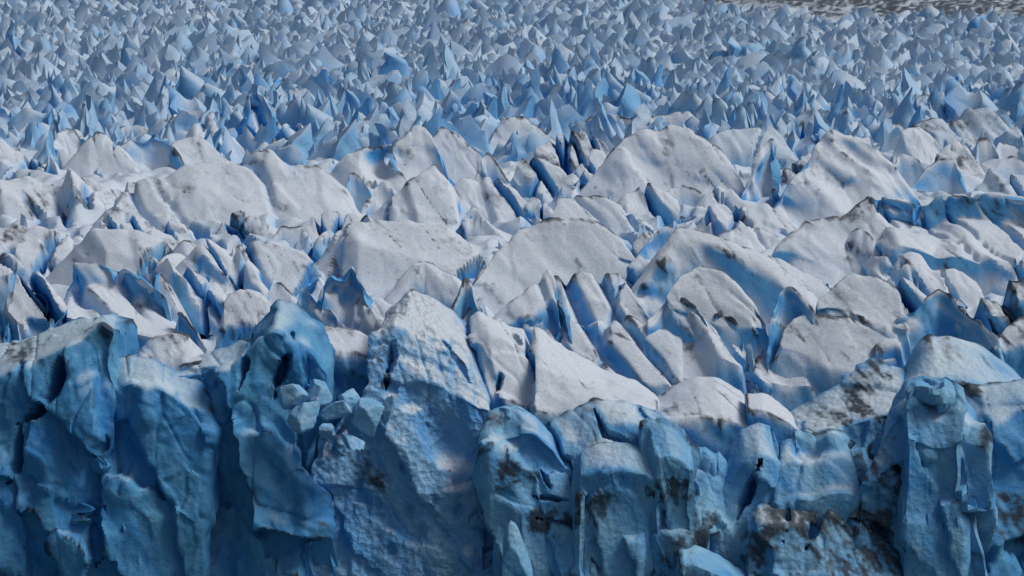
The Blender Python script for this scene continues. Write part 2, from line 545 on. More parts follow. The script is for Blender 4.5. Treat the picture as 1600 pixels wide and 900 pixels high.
# ------------------------------------------------------------------ the setting: glacier body and lake
def ground():
    rows = [357.0, 357.4, 358.0, 359.0, 360.5]
    while rows[-1] < 4200:
        rows.append(rows[-1] + (1.3 if rows[-1] < 780 else rows[-1] * 0.0055))
    rows = np.array(rows)
    u = np.linspace(-0.27, 0.27, 380)
    Y = np.repeat(rows[:, None], len(u), 1)
    X = Y * u[None]
    h = 2.6 * perlin(X / 26, Y / 34, 0.3) - 3.2 * np.abs(perlin((X + 0.2 * Y) / 7, Y / 19, 1.7)) + 1.2 * perlin(X / 4, Y / 6, 4.1)
    cs, cp = crevasses(X, Y)
    cs = blur(cs[..., None], 1)[..., 0]; cp = blur(cp[..., None], 2)[..., 0]
    h = h + (0.5 * cp - 9.0 * cs) * (1 - sstep(800, 1000, Y))
    far = sstep(-60, 120, Y - np.interp(X / Y, [0.02, 0.07, 0.139, 0.22], [2300, 1800, 1520, 1450]))
    # far upstream the ice is low and rippled, striped grey with dust
    fh = 7 * perlin(X / 90, Y / 160, 8.2) + 7 * np.abs(perlin(X / 60, Y / 45, 2.2)) + 3.0 * perlin(X / 14, Y / 14, 3.3)
    Z = -3.4 + 3.8 * sstep(395, 450, Y) * (1 - sstep(640, 760, Y)) - (1 - sstep(357, 400, Y)) * (12 + 8 * sstep(0.03, 0.1, X / Y)) + h * (1 - far) + fh * far + far * np.clip(Y - 1450, 0, None) * 0.008
    Z = Z + 2.4 * sstep(700, 820, Y) * (1 - far) * (1 + perlin(X / 13, Y / 10, 6.6))
    Z[0] = -48; Z[1] = -40; Z[2] = -30; Z[3] = np.minimum(Z[3], -18)
    Y[0] -= 1.5; Y[1] -= 0.8
    dirt = 0.05 + 0.8 * far + 0.8 * far * sstep(-0.1, 0.45, perlin(X / 240 + 3, Y / 120, 5.5) + 0.35 * sstep(0.02, 0.16, X / Y))
    V = np.stack([X, Y, Z], -1).reshape(-1, 3)
    me = mesh_from('glacier', V, grid_faces(*X.shape), M_GROUND, surface(np.stack([X, Y, Z], -1), out_normals(np.stack([X, Y, Z], -1)), dirt, 0.3, 0.8, cut=np.clip(cs * (1 - sstep(800, 1000, Y)), 0, 1)))
    if me.polygons[1000].normal.z < 0: me.flip_normals()
    link('glacier', me, kind='structure')
    V = np.array([[-4000, -200, -45], [4000, -200, -45], [4000, 356, -45], [-4000, 356, -45]], float)
    link('lake_water', mesh_from('lake_water', V, np.array([[0, 1, 2, 3]]), water_material()), kind='structure')


ground()

# ------------------------------------------------------------------ the broken front of the glacier
CL = dict(zfoot=-47.0, mat=M_CLIFF, cat='ice cliff', slots=0.0, rough=1.5, lead=0.04)


def cliff(name, label, D, rails, **kw):
    a = dict(CL); a.update(kw)
    return form(name, label, -D, rails, front=(0, -1, 0.02), back=(0, 1, 0.12), **a)


cliff('ice_cliff', 'blue ice cliff slab with tilted sharp rim at the far left', 342, [
    (17, [(-60, 548), (30, 528), (95, 500), (135, 487), (165, 492), (184, 504)]),
    (6, [(-60, 612), (20, 575), (80, 552), (125, 530), (160, 506), (180, 520)]),
    (3.5, [(-60, 700), (10, 690), (60, 650), (100, 640), (150, 600), (178, 610)]),
    (0, [(-60, 800), (10, 790), (60, 760), (100, 770), (150, 760), (185, 760)])],
    cracks=[([(96, 545), (92, 600), (60, 640), (25, 668)], 1.6, 3.0), ([(30, 660), (28, 720), (10, 760)], 1.2, 2.0)],
    dents=[(40, 760, 4, -2.0), (150, 560, 5, -1.5), (90, 850, 5, 2.0)], spots=[(40, 550, 6, 0.5), (158, 505, 3, 0.7)], mat=M_DEEP)
cliff('ice_cliff', 'furrowed blue ice buttress under the dirt-topped white knob', 341, [
    (9, [(150, 580), (175, 562), (205, 556), (240, 560), (275, 580), (310, 585)]),
    (5, [(140, 640), (170, 610), (205, 598), (245, 600), (285, 625), (318, 640)]),
    (3, [(110, 730), (160, 700), (200, 690), (250, 690), (290, 700), (320, 720)]),
    (0, [(85, 850), (130, 830), (190, 840), (240, 800), (280, 820), (315, 840)])],
    cracks=[([(158, 640), (170, 690), (160, 720)], 1.4, 2.5), ([(165, 790), (155, 830), (148, 880)], 1.8, 3.5), ([(130, 700), (150, 740), (148, 752)], 1.4, 2.5),
            ([(60, 750), (40, 780), (30, 800)], 1.4, 2.5)], dents=[(130, 760, 2, 1.2), (190, 760, 4, 1.5), (225, 640, 3, 1.5)], mat=M_DEEP)
spire = cliff('ice_cliff', 'tall blue ice cliff rising to a spire left of centre', 343, [
    (12, [(285, 578), (330, 550), (372, 528), (405, 498), (436, 468), (462, 478), (486, 500), (505, 545)]),
    (6, [(282, 592), (325, 580), (370, 570), (402, 540), (432, 512), (460, 540), (488, 560), (512, 585)]),
    (4, [(285, 680), (330, 665), (365, 650), (400, 620), (430, 610), (455, 620), (480, 640), (505, 655)]),
    (2, [(290, 780), (320, 765), (350, 760), (390, 740), (420, 740), (450, 740), (470, 740), (490, 760)]),
    (0, [(275, 900), (310, 890), (350, 880), (390, 870), (420, 870), (450, 870), (470, 870), (490, 880)])],
    cracks=[([(340, 705), (312, 745), (298, 800), (280, 890)], 1.6, 4.0), ([(395, 520), (380, 570), (372, 610)], 1.2, 1.6), ([(460, 520), (440, 580), (428, 620)], 1.4, 2.2),
            ([(318, 620), (325, 650), (310, 680)], 1.0, 2.0)],
    dents=[(350, 800, 7, -2.5), (250, 760, 6, -2.0), (420, 680, 4, 1.5), (465, 570, 4, 1.5), (440, 800, 4, -1.5)], spots=[(450, 790, 3, 0.3)], mat=M_DEEP)
big = cliff('ice_cliff', 'pitted pale blue cliff crowned by a smooth white ramp, centre', 342, [
    (26, [(598, 488), (626, 466), (641, 449), (656, 456), (682, 464), (708, 480), (735, 503), (748, 540), (765, 590)]),
    (12, [(590, 520), (615, 505), (640, 520), (668, 535), (700, 555), (730, 570), (750, 595), (768, 622)]),
    (7, [(575, 600), (598, 590), (628, 600), (660, 595), (690, 605), (720, 622), (745, 635), (770, 642)]),
    (5, [(500, 690), (550, 700), (600, 680), (650, 680), (690, 690), (725, 690), (755, 690), (780, 690)]),
    (2.5, [(475, 760), (530, 760), (590, 770), (640, 770), (690, 770), (730, 770), (765, 770), (800, 770)]),
    (0, [(470, 980), (530, 980), (590, 980), (640, 980), (690, 980), (740, 980), (780, 980), (815, 980)])],
    cracks=[([(605, 500), (608, 560), (600, 610)], 1.6, 2.5), ([(690, 530), (720, 570), (735, 600)], 0.7, 0.8), ([(765, 790), (768, 840), (760, 890)], 1.2, 2.0)],
    dents=[(640, 620, 2.5, -1.2), (700, 690, 5, -1.6), (485, 800, 4, -2.5), (640, 800, 1.2, -0.8), (590, 790, 1.0, -0.8), (700, 740, 1.0, -0.7), (560, 760, 1.0, -0.7),
           (660, 830, 1.0, -0.7), (720, 800, 1.0, -0.8), (610, 860, 1.0, -0.7), (680, 780, 0.9, -0.7), (630, 730, 1.0, -0.7)], thr=(0.42, 0.8), mat=M_PIT, spots=[(565, 740, 3, 0.55), (590, 748, 2, 0.6), (610, 490, 2.0, 0.5)], rough=1.1)
cliff('ice_cliff', 'white slab split by a narrow slot, right of the smooth white ramp', 352, [
    (16, [(733, 492), (746, 484), (772, 500), (795, 512), (818, 514), (830, 540)]),
    (7, [(745, 540), (765, 525), (785, 528), (805, 535), (822, 545), (832, 575)]),
    (2, [(770, 618), (785, 620), (800, 625), (815, 632), (825, 635), (832, 625)])],
    cracks=[([(785, 582), (776, 610)], 0.7, 1.6), ([(806, 522), (812, 538)], 0.7, 1.5)], rough=0.9, mat=M_ICE, lead=0.03)
cliff('ice_cliff', 'rounded buttress with dark dirt bands low on its right side', 338, [
    (9, [(760, 640), (785, 627), (812, 630), (838, 645), (860, 672), (880, 700)]),
    (4, [(765, 690), (790, 680), (815, 670), (842, 680), (868, 705), (888, 735)]),
    (2.5, [(770, 770), (795, 765), (820, 740), (848, 735), (875, 750), (898, 770)]),
    (1, [(815, 800), (830, 795), (845, 790), (862, 790), (880, 792), (900, 795)]),
    (0, [(812, 890), (830, 890), (848, 890), (866, 890), (884, 890), (902, 890)])],
    cracks=[([(828, 775), (865, 780), (900, 783)], 0.5, 0.9), ([(832, 808), (868, 815), (895, 818)], 0.4, 0.6), ([(835, 690), (848, 740), (862, 772)], 0.7, 1.0)],
    dents=[(795, 675, 4, -1.5), (830, 760, 3, -1.0)], spots=[(800, 735, 2.5, 0.75), (832, 748, 2.0, 0.8), (866, 780, 2.2, 0.8), (850, 815, 2.5, 0.75), (890, 812, 1.6, 0.7), (775, 655, 1.5, 0.8)])
but = cliff('ice_cliff', 'bulging ice buttress of stacked rounded blocks, crossed by a dark band', 338, [
    (11, [(862, 656), (890, 642), (932, 627), (975, 630), (1015, 640), (1052, 656), (1076, 686)]),
    (6, [(880, 690), (905, 690), (935, 675), (975, 660), (1015, 668), (1050, 680), (1080, 712)]),
    (2.5, [(895, 750), (912, 740), (940, 735), (975, 740), (1020, 740), (1055, 740), (1080, 752)]),
    (3.5, [(903, 794), (920, 793), (945, 793), (975, 794), (1010, 794), (1045, 790), (1070, 785)]),
    (1.5, [(905, 830), (922, 830), (945, 830), (975, 830), (1010, 830), (1045, 830), (1072, 830)]),
    (0, [(905, 900), (925, 900), (950, 900), (975, 900), (1015, 900), (1050, 900), (1080, 900)])],
    cracks=[([(905, 793), (960, 795), (1005, 796), (1070, 788)], 0.6, 1.2), ([(1000, 640), (1030, 690), (1040, 740), (1022, 790)], 1.4, 2.4),
            ([(1020, 800), (1005, 850), (985, 900)], 1.6, 2.6), ([(930, 640), (945, 680), (975, 690), (1020, 695)], 0.9, 1.2), ([(945, 860), (950, 900)], 1.2, 2.0)],
    dents=[(950, 730, 5, 1.8), (1060, 720, 4, 1.2), (970, 830, 4, -1.4), (1050, 850, 4, 1.0)],
    spots=[(960, 793, 3, 0.85), (920, 795, 2.5, 0.85), (1015, 775, 4, 0.75), (1050, 795, 3, 0.8), (940, 640, 3, 0.45), (1045, 655, 3, 0.5), (985, 850, 5, 0.7), (1060, 870, 5, 0.6), (930, 850, 4, 0.6)], dirt=0.12)
cliff('ice_cliff', 'crumpled pale blue fins between the bulging buttress and the dirty blocks', 342, [
    (8, [(1120, 735), (1138, 695), (1158, 668), (1185, 660), (1205, 664), (1222, 700)]),
    (3, [(1118, 780), (1140, 750), (1165, 720), (1188, 705), (1210, 715), (1232, 755)]),
    (0, [(1120, 840), (1140, 825), (1165, 800), (1190, 790), (1215, 790), (1240, 795)])],
    cracks=[([(1190, 720), (1170, 770), (1150, 810)], 1.2, 2.0), ([(1205, 670), (1215, 710), (1225, 745)], 0.8, 1.2)], rough=1.1)
cliff('ice_cliff', 'low blue ice block in the cleft beside the bulging buttress', 341, [
    (7, [(1070, 700), (1085, 688), (1105, 690), (1125, 705), (1140, 720)]),
    (3, [(1070, 780), (1085, 765), (1105, 768), (1125, 780), (1140, 790)]),
    (0, [(1072, 850), (1085, 830), (1105, 828), (1125, 835), (1142, 845)])], spots=[(1100, 835, 4, 0.9), (1085, 740, 3, 0.4)])
cliff('ice_cliff', 'turquoise chunky ice step above the dirty blocks at right', 341, [
    (8, [(1215, 690), (1245, 672), (1275, 690), (1300, 672), (1318, 676), (1330, 690)]),
    (3, [(1215, 730), (1240, 720), (1270, 728), (1295, 715), (1318, 715), (1335, 725)]),
    (0, [(1215, 790), (1240, 780), (1270, 780), (1295, 770), (1318, 768), (1340, 775)])], dents=[(1255, 700, 3, -1.5), (1300, 690, 2, 1.0)], rough=1.1)
cliff('ice_cliff', 'dirty ice ramp with a black dust streak below the right seracs', 350, [
    (14, [(1212, 655), (1255, 630), (1300, 600), (1340, 578), (1366, 571), (1405, 574)]),
    (9, [(1215, 662), (1260, 650), (1305, 630), (1345, 612), (1375, 605), (1415, 600)]),
    (2, [(1220, 680), (1265, 680), (1310, 670), (1350, 660), (1385, 650), (1425, 640)])],
    spots=[(1350, 585, 4, 1.1), (1340, 610, 4, 1.0), (1330, 640, 4, 0.9), (1365, 572, 2.5, 1.2), (1280, 640, 7, 0.5), (1250, 650, 5, 0.5)], dirt=0.2)
rb = cliff('ice_cliff', 'tall blocky ice buttress with a scooped top and dark diagonal crack, right', 337, [
    (10, [(1370, 665), (1392, 622), (1415, 590), (1440, 583), (1475, 583), (1495, 600), (1512, 640)]),
    (5, [(1365, 700), (1390, 665), (1415, 640), (1440, 632), (1475, 642), (1498, 650), (1518, 668)]),
    (1.5, [(1350, 760), (1385, 735), (1415, 720), (1445, 715), (1475, 715), (1498, 715), (1510, 720)]),
    (2.5, [(1330, 810), (1380, 790), (1420, 780), (1450, 780), (1480, 780), (1502, 780), (1515, 790)]),
    (0, [(1330, 900), (1380, 900), (1420, 900), (1450, 900), (1480, 900), (1500, 900), (1520, 900)])],
    cracks=[([(1368, 700), (1400, 730), (1445, 775), (1490, 815), (1522, 850)], 0.9, 1.8), ([(1425, 700), (1438, 735)], 0.9, 1.6), ([(1340, 800), (1390, 840), (1430, 890)], 1.0, 1.8)],
    dents=[(1470, 612, 4, -2.4), (1445, 690, 4, 1.2), (1450, 860, 3, 1.2), (1425, 850, 6, -1.2)],
    spots=[(1375, 705, 2.5, 0.9), (1410, 740, 2.5, 0.9), (1450, 780, 2.5, 0.9), (1490, 818, 3, 0.9), (1420, 850, 7, 0.6), (1360, 760, 5, 0.7), (1340, 830, 6, 0.9), (1400, 800, 4, 0.8), (1480, 860, 6, 0.7), (1450, 890, 6, 0.8)], dirt=0.18)
cliff('ice_cliff', 'dirt-streaked broken ice blocks low in front at right', 335, [
    (7, [(1165, 805), (1185, 785), (1225, 780), (1262, 778), (1292, 766), (1312, 776), (1345, 810), (1385, 850)]),
    (3, [(1165, 835), (1190, 815), (1225, 815), (1265, 815), (1300, 805), (1325, 825), (1360, 855), (1400, 885)]),
    (0, [(1165, 910), (1190, 900), (1225, 900), (1265, 900), (1300, 900), (1330, 900), (1370, 920), (1410, 930)])],
    cracks=[([(1300, 775), (1275, 820), (1260, 860)], 1.0, 1.8), ([(1235, 790), (1225, 850)], 0.9, 1.5)],
    spots=[(1200, 810, 5, 0.9), (1240, 800, 5, 0.8), (1290, 785, 5, 0.95), (1330, 820, 5, 0.95), (1370, 860, 6, 1.0), (1270, 850, 6, 0.7), (1180, 850, 5, 0.8)], dirt=0.35)
cliff('ice_cliff', 'shadowed deep blue wall of ice at the far right edge', 341, [
    (14, [(1498, 606), (1530, 601), (1565, 600), (1600, 594), (1680, 585)]),
    (8, [(1495, 680), (1530, 660), (1565, 650), (1600, 640), (1680, 630)]),
    (6, [(1498, 760), (1530, 750), (1565, 740), (1600, 720), (1680, 700)]),
    (0, [(1500, 880), (1530, 860), (1565, 850), (1600, 840), (1680, 830)])],
    spots=[(1560, 810, 5, 0.9), (1520, 820, 4, 0.8), (1595, 825, 4, 0.8), (1515, 606, 2.5, 0.9)], mat=M_DEEP)
cliff('ice_cliff', 'small pale wedge of ice at the bottom edge below the dark cleft', 333, [
    (5, [(1065, 852), (1085, 850), (1110, 860), (1140, 876), (1170, 900)]),
    (0, [(1065, 880), (1085, 880), (1110, 890), (1140, 905), (1175, 930)])], rough=0.8, thr=(0.85, 1.3))
cliff('ice_flake', 'thin knobbly ice flake leaning against the pitted cliff', 335, [
    (1.6, [(786, 830), (797, 806), (806, 815), (814, 838), (824, 862), (832, 890)]),
    (0, [(784, 880), (797, 850), (806, 860), (814, 880), (824, 900), (832, 915)])], rough=0.5, cat='ice flake')
for pts in ([(4.5, [(905, 705), (935, 690), (975, 688), (1015, 700), (1035, 722)]), (0.6, [(905, 745), (935, 735), (975, 735), (1012, 742), (1030, 752)]), (1.4, [(915, 785), (940, 786), (975, 788), (1005, 786), (1020, 780)])],
            [(4.5, [(1010, 655), (1035, 655), (1060, 670), (1078, 700)]), (0.8, [(1030, 715), (1048, 712), (1065, 720), (1080, 735)]), (1.6, [(1040, 760), (1052, 765), (1066, 762), (1078, 755)])],
            [(3.2, [(912, 806), (945, 802), (975, 804), (1005, 806)]), (0.6, [(912, 845), (945, 840), (975, 842), (995, 846)]), (0.6, [(915, 890), (945, 890), (970, 890), (985, 892)])]):
    cliff('ice_block', None, 337.2, pts, parent=but, zfoot=-46.0, rough=0.7, lead=0.0, spots=[(pts[2][1][1][0], pts[2][1][1][1] + 4, 2.4, 0.9)])
cliff('ice_block', 'paler scooped head of the buttress', 336.0, [
    (6, [(1408, 602), (1425, 588), (1452, 584), (1480, 586), (1500, 604)]), (3.2, [(1412, 640), (1430, 632), (1455, 640), (1480, 640), (1512, 645)]),
    (0.8, [(1418, 690), (1440, 695), (1460, 705), (1480, 705), (1505, 690)])], parent=rb, rough=0.8, lead=0.0, dents=[(1465, 615, 3.5, -2.4)])
# dirt-topped knob, dark cap and fins just behind the rim
cliff('serac', 'white ice knob with a dirt-stained top on the cliff rim at left', 349, [
    (10, [(206, 560), (222, 535), (242, 517), (270, 515), (298, 528), (322, 550)]),
    (3, [(205, 580), (222, 575), (240, 588), (262, 590), (285, 572), (315, 565)])], spots=[(255, 518, 2.5, 0.9), (285, 530, 3, 0.95), (235, 522, 2, 0.7)],
    cracks=[([(255, 550), (270, 560)], 0.5, 0.7)], zfoot=-30, rough=0.9, cat='serac', mat=M_ICE)
cliff('serac', 'dark-capped small serac in the hollow behind the spire', 360, [
    (8, [(488, 512), (505, 504), (530, 506), (556, 510), (578, 520), (586, 540)]),
    (2, [(488, 540), (505, 545), (530, 550), (556, 552), (578, 556), (590, 570)])], spots=[(505, 508, 4, 1.1), (540, 510, 4, 1.0), (570, 520, 3, 0.9)],
    cracks=[([(548, 530), (540, 570), (532, 595)], 1.2, 2.4), ([(515, 520), (520, 540)], 0.5, 0.8)], zfoot=-30, rough=0.9, cat='serac', mat=M_ICE)
cliff('serac', 'broad fin with blue shaded left face and white right flank, centre', 346, [
    (20, [(829, 516), (836, 509), (868, 530), (905, 552), (945, 578), (1005, 598), (1025, 612)]),
    (8, [(832, 570), (845, 570), (872, 580), (905, 590), (940, 605), (985, 618), (1025, 630)]),
    (3, [(835, 640), (850, 645), (875, 645), (900, 640), (935, 632), (985, 635), (1030, 650)])],
    cracks=[([(838, 600), (846, 625)], 1.0, 2.0)], spots=[(905, 553, 2, 0.6)], rough=0.8, zfoot=-35, cat='serac', mat=M_ICE)
cliff('serac', 'smooth white hump with dirty left edge behind the bulging buttress', 351, [
    (16, [(1022, 622), (1050, 597), (1084, 582), (1120, 584), (1158, 606), (1188, 640)]),
    (7, [(1025, 640), (1055, 620), (1090, 608), (1125, 612), (1160, 630), (1190, 655)]),
    (1, [(1030, 660), (1060, 655), (1090, 650), (1125, 655), (1160, 662), (1190, 670)])],
    spots=[(1030, 618, 3, 0.9), (1040, 640, 3, 0.8), (1060, 595, 3, 0.5)], cracks=[([(1055, 620), (1075, 640)], 0.6, 1.0)], rough=1.1, zfoot=-30, cat='serac', mat=M_ICE)
cliff('serac', 'small blue and white serac between the white hump and the dirty ramp', 350, [
    (8, [(1165, 612), (1190, 613), (1215, 622), (1236, 640), (1245, 655)]),
    (2, [(1170, 640), (1192, 640), (1215, 650), (1236, 660), (1248, 670)])], rough=0.7, zfoot=-30, cat='serac', mat=M_ICE)
cliff('serac', 'pale blue jagged sail of ice behind the tall blocky buttress, right', 353, [
    (12, [(1408, 585), (1425, 545), (1448, 518), (1462, 524), (1480, 516), (1498, 518), (1530, 532), (1568, 560), (1605, 596)]),
    (3, [(1410, 610), (1430, 600), (1450, 595), (1465, 595), (1480, 595), (1500, 600), (1530, 605), (1568, 612), (1605, 620)])], rough=0.7, zfoot=-30, cat='serac', mat=M_CLIFF)

# loose blocks lodged on the ledge beside the white ramp
def block(label, px, py, D, r, sc, seed, spin):
    rs = np.random.RandomState(seed)
    n = 26
    th = np.linspace(0, math.pi, n)[:, None]; ph = np.linspace(0, 2 * math.pi, 2 * n)[None]
    d = np.stack([np.sin(th) * np.cos(ph), np.sin(th) * np.sin(ph), np.cos(th) * np.ones_like(ph)], -1)
    cut = np.full(d.shape[:2], 1.35)
    for k in range(18):
        a = rs.normal(size=3); a /= np.linalg.norm(a)
        c = d @ a
        cut = np.minimum(cut, np.where(c > 0.05, rs.uniform(0.55, 0.95) / np.maximum(c, 0.05), 9))
    q = d * cut[..., None]
    q = q * (1 + 0.06 * perlin(q[..., 0] * 2 + seed, q[..., 1] * 2, q[..., 2] * 2)[..., None])
    q[:, -1] = q[:, 0]
    V = (q * np.array(sc) * r).reshape(-1, 3)
    me = mesh_from('ice_block', V, grid_faces(n, 2 * n), M_CLIFF, dict(crust=0.12 + 0.3 * perlin(V[:, 0], V[:, 1], V[:, 2]), tint=0.6, dirt=0.1))
    o = link('ice_block', me, label=label, cat='ice block', group='ice blocks lodged on the cliff ledge', loc=at(px, py, D))
    o.rotation_euler = (rs.uniform(-.3, .3), rs.uniform(-.4, .4), spin)
    return o


for i, (px, py, D, r, sc, lab) in enumerate([
        (575, 650, 340.5, 3.2, (1.0, 0.9, 1.15), 'largest upright ice block on the ledge beside the white ramp'),
        (500, 618, 343, 2.6, (1.2, 1.0, 0.8), 'squat ice block at the left end of the ledge'),
        (530, 642, 341, 2.2, (1.25, 1.0, 0.75), 'rounded flat ice block in the middle of the ledge'),
        (455, 617, 341, 2.3, (1.2, 1.0, 1.0), 'pale ice block perched at the foot of the spire'),
        (552, 690, 338.5, 1.9, (1.4, 1.0, 0.6), 'flat broken ice block below the upright one on the ledge'),
        (603, 645, 341, 1.5, (0.6, 0.8, 1.5), 'narrow ice block squeezed beside the white ramp wall'),
        (548, 622, 345, 2.0, (1.3, 1.0, 0.7), 'shadowed ice block at the back of the ledge'),
        (470, 655, 339.5, 2.4, (0.9, 1.0, 1.3), 'rough grey-blue ice block hanging over the cliff edge'),
        (510, 672, 339, 1.6, (1.3, 1.0, 0.7), 'small crumbled ice block at the lip of the ledge')]):
    block(lab, px, py, D, r, sc, 40 + i, i * 1.3)

# ------------------------------------------------------------------ seracs of the middle ground, nearest first
# left
ice('serac', 'smooth white dome, the largest just behind the left cliff', 532, [(110, 410), (150, 404), (190, 410), (224, 430), (252, 456)], [(100, 492), (140, 508), (190, 520), (240, 528), (286, 524)],
    st=0.75, extra=[(11, [(108, 455), (150, 448), (200, 458), (242, 478), (272, 502)])], cracks=[([(184, 492), (195, 515), (204, 525)], 0.8, 1.6)], rough=0.5, slots=0.3)
ice('serac', 'tall narrow white block with a twin slot, left of the smooth dome', 505, [(22, 428), (44, 411), (58, 416), (80, 440), (96, 472)], [(18, 478), (36, 500), (60, 499), (80, 498), (98, 490)],
    st=1.3, cracks=[([(72, 474), (78, 497)], 0.8, 2.0), ([(66, 415), (92, 450), (96, 480)], 0.9, 2.0)], rough=0.7)
ice('serac', 'thin white sliver standing in the dark cleft at left edge', 520, [(8, 515), (14, 477), (20, 485), (29, 508)], sw=5, rough=0.4, slots=0)
ice('serac', 'pale slope with deep blue underside at the left edge', 480, [(-60, 380), (0, 386), (15, 392), (34, 412)], [(-60, 430), (-10, 432), (8, 430), (22, 424)], st=0.6, sw=6, rough=0.7)
ice('serac', 'long smooth dust-streaked back at the left edge above the tall narrow block', 422, [(-40, 362), (20, 349), (65, 349), (115, 360), (150, 380), (176, 404)], [(-40, 398), (30, 400), (80, 405), (120, 412), (150, 414), (172, 412)], st=0.55, rough=0.6, spots=[(25, 365, 4, 1.1), (60, 352, 6, 0.6)],
    cracks=[([(15, 390), (36, 414)], 0.8, 1.8), ([(75, 378), (90, 388)], 0.8, 1.2), ([(48, 385), (58, 405)], 1.6, 3.0)])
ice('serac', 'grey dirty block with a sheer blue face between two white backs, left', 436, [(198, 390), (215, 394), (232, 395), (245, 402), (250, 416)], [(202, 398), (215, 403), (232, 404), (243, 410), (249, 420)], st=0.8, sw=6, dirt=0.35, spots=[(225, 396, 5, 0.8)], rough=0.8, slots=0)
ice('serac', 'long white ridge falling to the right, split by a curved slot, left', 440, [(140, 352), (190, 352), (235, 368), (268, 382), (300, 402), (332, 428)], [(165, 392), (190, 398), (200, 404), (255, 415), (290, 432), (330, 440)], st=0.6, cracks=[([(135, 375), (162, 395), (175, 408)], 1.0, 2.2), ([(158, 373), (178, 395), (188, 410)], 1.1, 3.0)], rough=0.6)
ice('serac', 'curved white blade leaning beside the smooth dome', 482, [(245, 432), (248, 416), (258, 425), (270, 448), (283, 480)], sw=3.0, fdx=-0.6, rough=0.5, slots=0)
ice('serac', 'pale wedge at the lip of the deepest blue pit, left', 535, [(275, 500), (280, 481), (295, 500), (312, 522), (322, 536)], sw=3.0, fdx=-0.5, rough=0.5, slots=0)
ice('serac', 'white shelf hanging over the deepest blue pit, left', 468, [(258, 398), (292, 412), (320, 428), (342, 438), (352, 462)], [(270, 425), (292, 440), (310, 452), (330, 460), (350, 470)], st=0.7, sw=6, rough=0.8)
ice('serac', 'rounded white block right of the deepest blue pit', 520, [(350, 470), (358, 450), (375, 442), (398, 452), (420, 470)], [(348, 512), (362, 510), (378, 505), (400, 508), (422, 512)], st=1.2, spots=[(385, 466, 3, 0.9)], cracks=[([(372, 485), (375, 502)], 0.6, 1.0)], rough=0.8)
ice('serac', 'pair of upright white fins with blue slots between, left', 415, [(288, 365), (298, 363), (308, 372), (314, 398)], [(290, 400), (298, 405), (306, 410), (316, 412)], st=2.0, cracks=[([(305, 365), (313, 410)], 1.2, 3.5)], rough=0.6)
ice('serac', 'white block with dirt-smudged foot beside the upright fins, left', 382, [(236, 352), (246, 347), (268, 355), (285, 372), (290, 384)], [(236, 372), (250, 378), (266, 384), (280, 390), (292, 394)], st=1.0, spots=[(270, 378, 4, 0.9)], cracks=[([(245, 350), (250, 374)], 1.0, 2.4)], rough=0.7)
ice('serac', 'long white rib with scalloped blue left wall, left of centre', 452, [(312, 375), (325, 360), (345, 365), (370, 388), (395, 412), (402, 430)], [(320, 392), (330, 398), (350, 412), (370, 428), (388, 442), (402, 448)], st=1.1, sw=3, fdx=-0.6, rough=0.8, cracks=[([(386, 395), (389, 414)], 0.7, 1.8)])
ice('serac', 'stubby white block at the top of the scalloped rib', 425, [(312, 405), (325, 396), (345, 400), (356, 422)], [(315, 425), (328, 424), (345, 426), (358, 432)], st=1.2, rough=0.6)
ice('serac', 'white block crossed by a dark blue gash, left of centre', 432, [(378, 376), (405, 372), (428, 380), (448, 378), (478, 392), (500, 428)], [(385, 405), (405, 408), (425, 412), (446, 415), (476, 425), (502, 440)], st=1.0, cracks=[([(430, 372), (438, 400), (444, 430)], 1.3, 4.0), ([(480, 400), (476, 434)], 1.0, 2.6)], spots=[(420, 362, 4, 0.8), (440, 370, 3, 0.7)])
ice('serac', 'leaning blue and white fin above the spire', 482, [(424, 440), (428, 428), (445, 444), (462, 462), (476, 482)], sw=1.8, fdx=-0.5, rough=0.7)
ice('serac', 'low white spur beside the leaning fin above the spire', 506, [(468, 445), (474, 437), (495, 462), (520, 482), (545, 506)], sw=1.6, fdx=-0.5, rough=0.7)
ice('serac', 'fluted blue curtain of ice under a white crest, left of centre', 512, [(495, 436), (515, 420), (532, 422), (550, 408), (566, 430), (576, 462), (598, 498)], sw=3.2, fdx=-0.4, rough=1.0, flute=1.8, slots=0)
ice('serac', 'low white lumps behind the smooth white ramp', 520, [(555, 470), (568, 452), (588, 462), (612, 470), (640, 478)], [(552, 500), (570, 505), (590, 508), (612, 512), (640, 515)], st=1.1, rough=0.8, cracks=[([(572, 460), (575, 470)], 0.5, 1.0)])
ice('serac', 'low white apron left of the spire with a dust patch', 515, [(360, 455), (385, 440), (410, 445), (430, 470), (450, 495)], [(352, 500), (380, 500), (405, 505), (430, 512), (455, 516)], st=0.8, spots=[(385, 468, 5, 0.9)], rough=0.8)
# centre
ice('serac', 'round-topped sheer blue face, centre left', 422, [(533, 362), (548, 360), (560, 374), (578, 376), (592, 373), (606, 392), (616, 418)], sw=5, rough=0.6, slots=0, spots=[(600, 418, 3, 1.0)], flute=0.5)
ice('serac', 'shadowed blue columns left of the round-topped face', 400, [(496, 370), (510, 352), (524, 348), (530, 362), (540, 390)], sw=4, rough=1.0, cracks=[([(505, 365), (508, 390)], 1.2, 3.0)], spots=[(500, 356, 3, 0.8)])
ice('serac', 'wide dusty white hill, centre', 428, [(540, 348), (590, 338), (640, 342), (690, 354), (730, 374), (762, 404)], [(560, 376), (600, 388), (640, 400), (680, 412), (720, 420), (760, 426)], st=0.5, dirt=0.08, rough=0.7, spots=[(720, 385, 5, 0.7), (620, 360, 5, 0.4)])
ice('serac', 'grey-blue scalloped block below the wide dusty hill', 472, [(640, 412), (652, 399), (672, 402), (690, 420), (716, 428)], [(650, 420), (664, 410), (680, 425), (695, 440), (716, 445)], st=0.8, sw=3, rough=0.7, dents=[(672, 425, 2, -1.0), (690, 428, 1.6, -1.0)], slots=0)
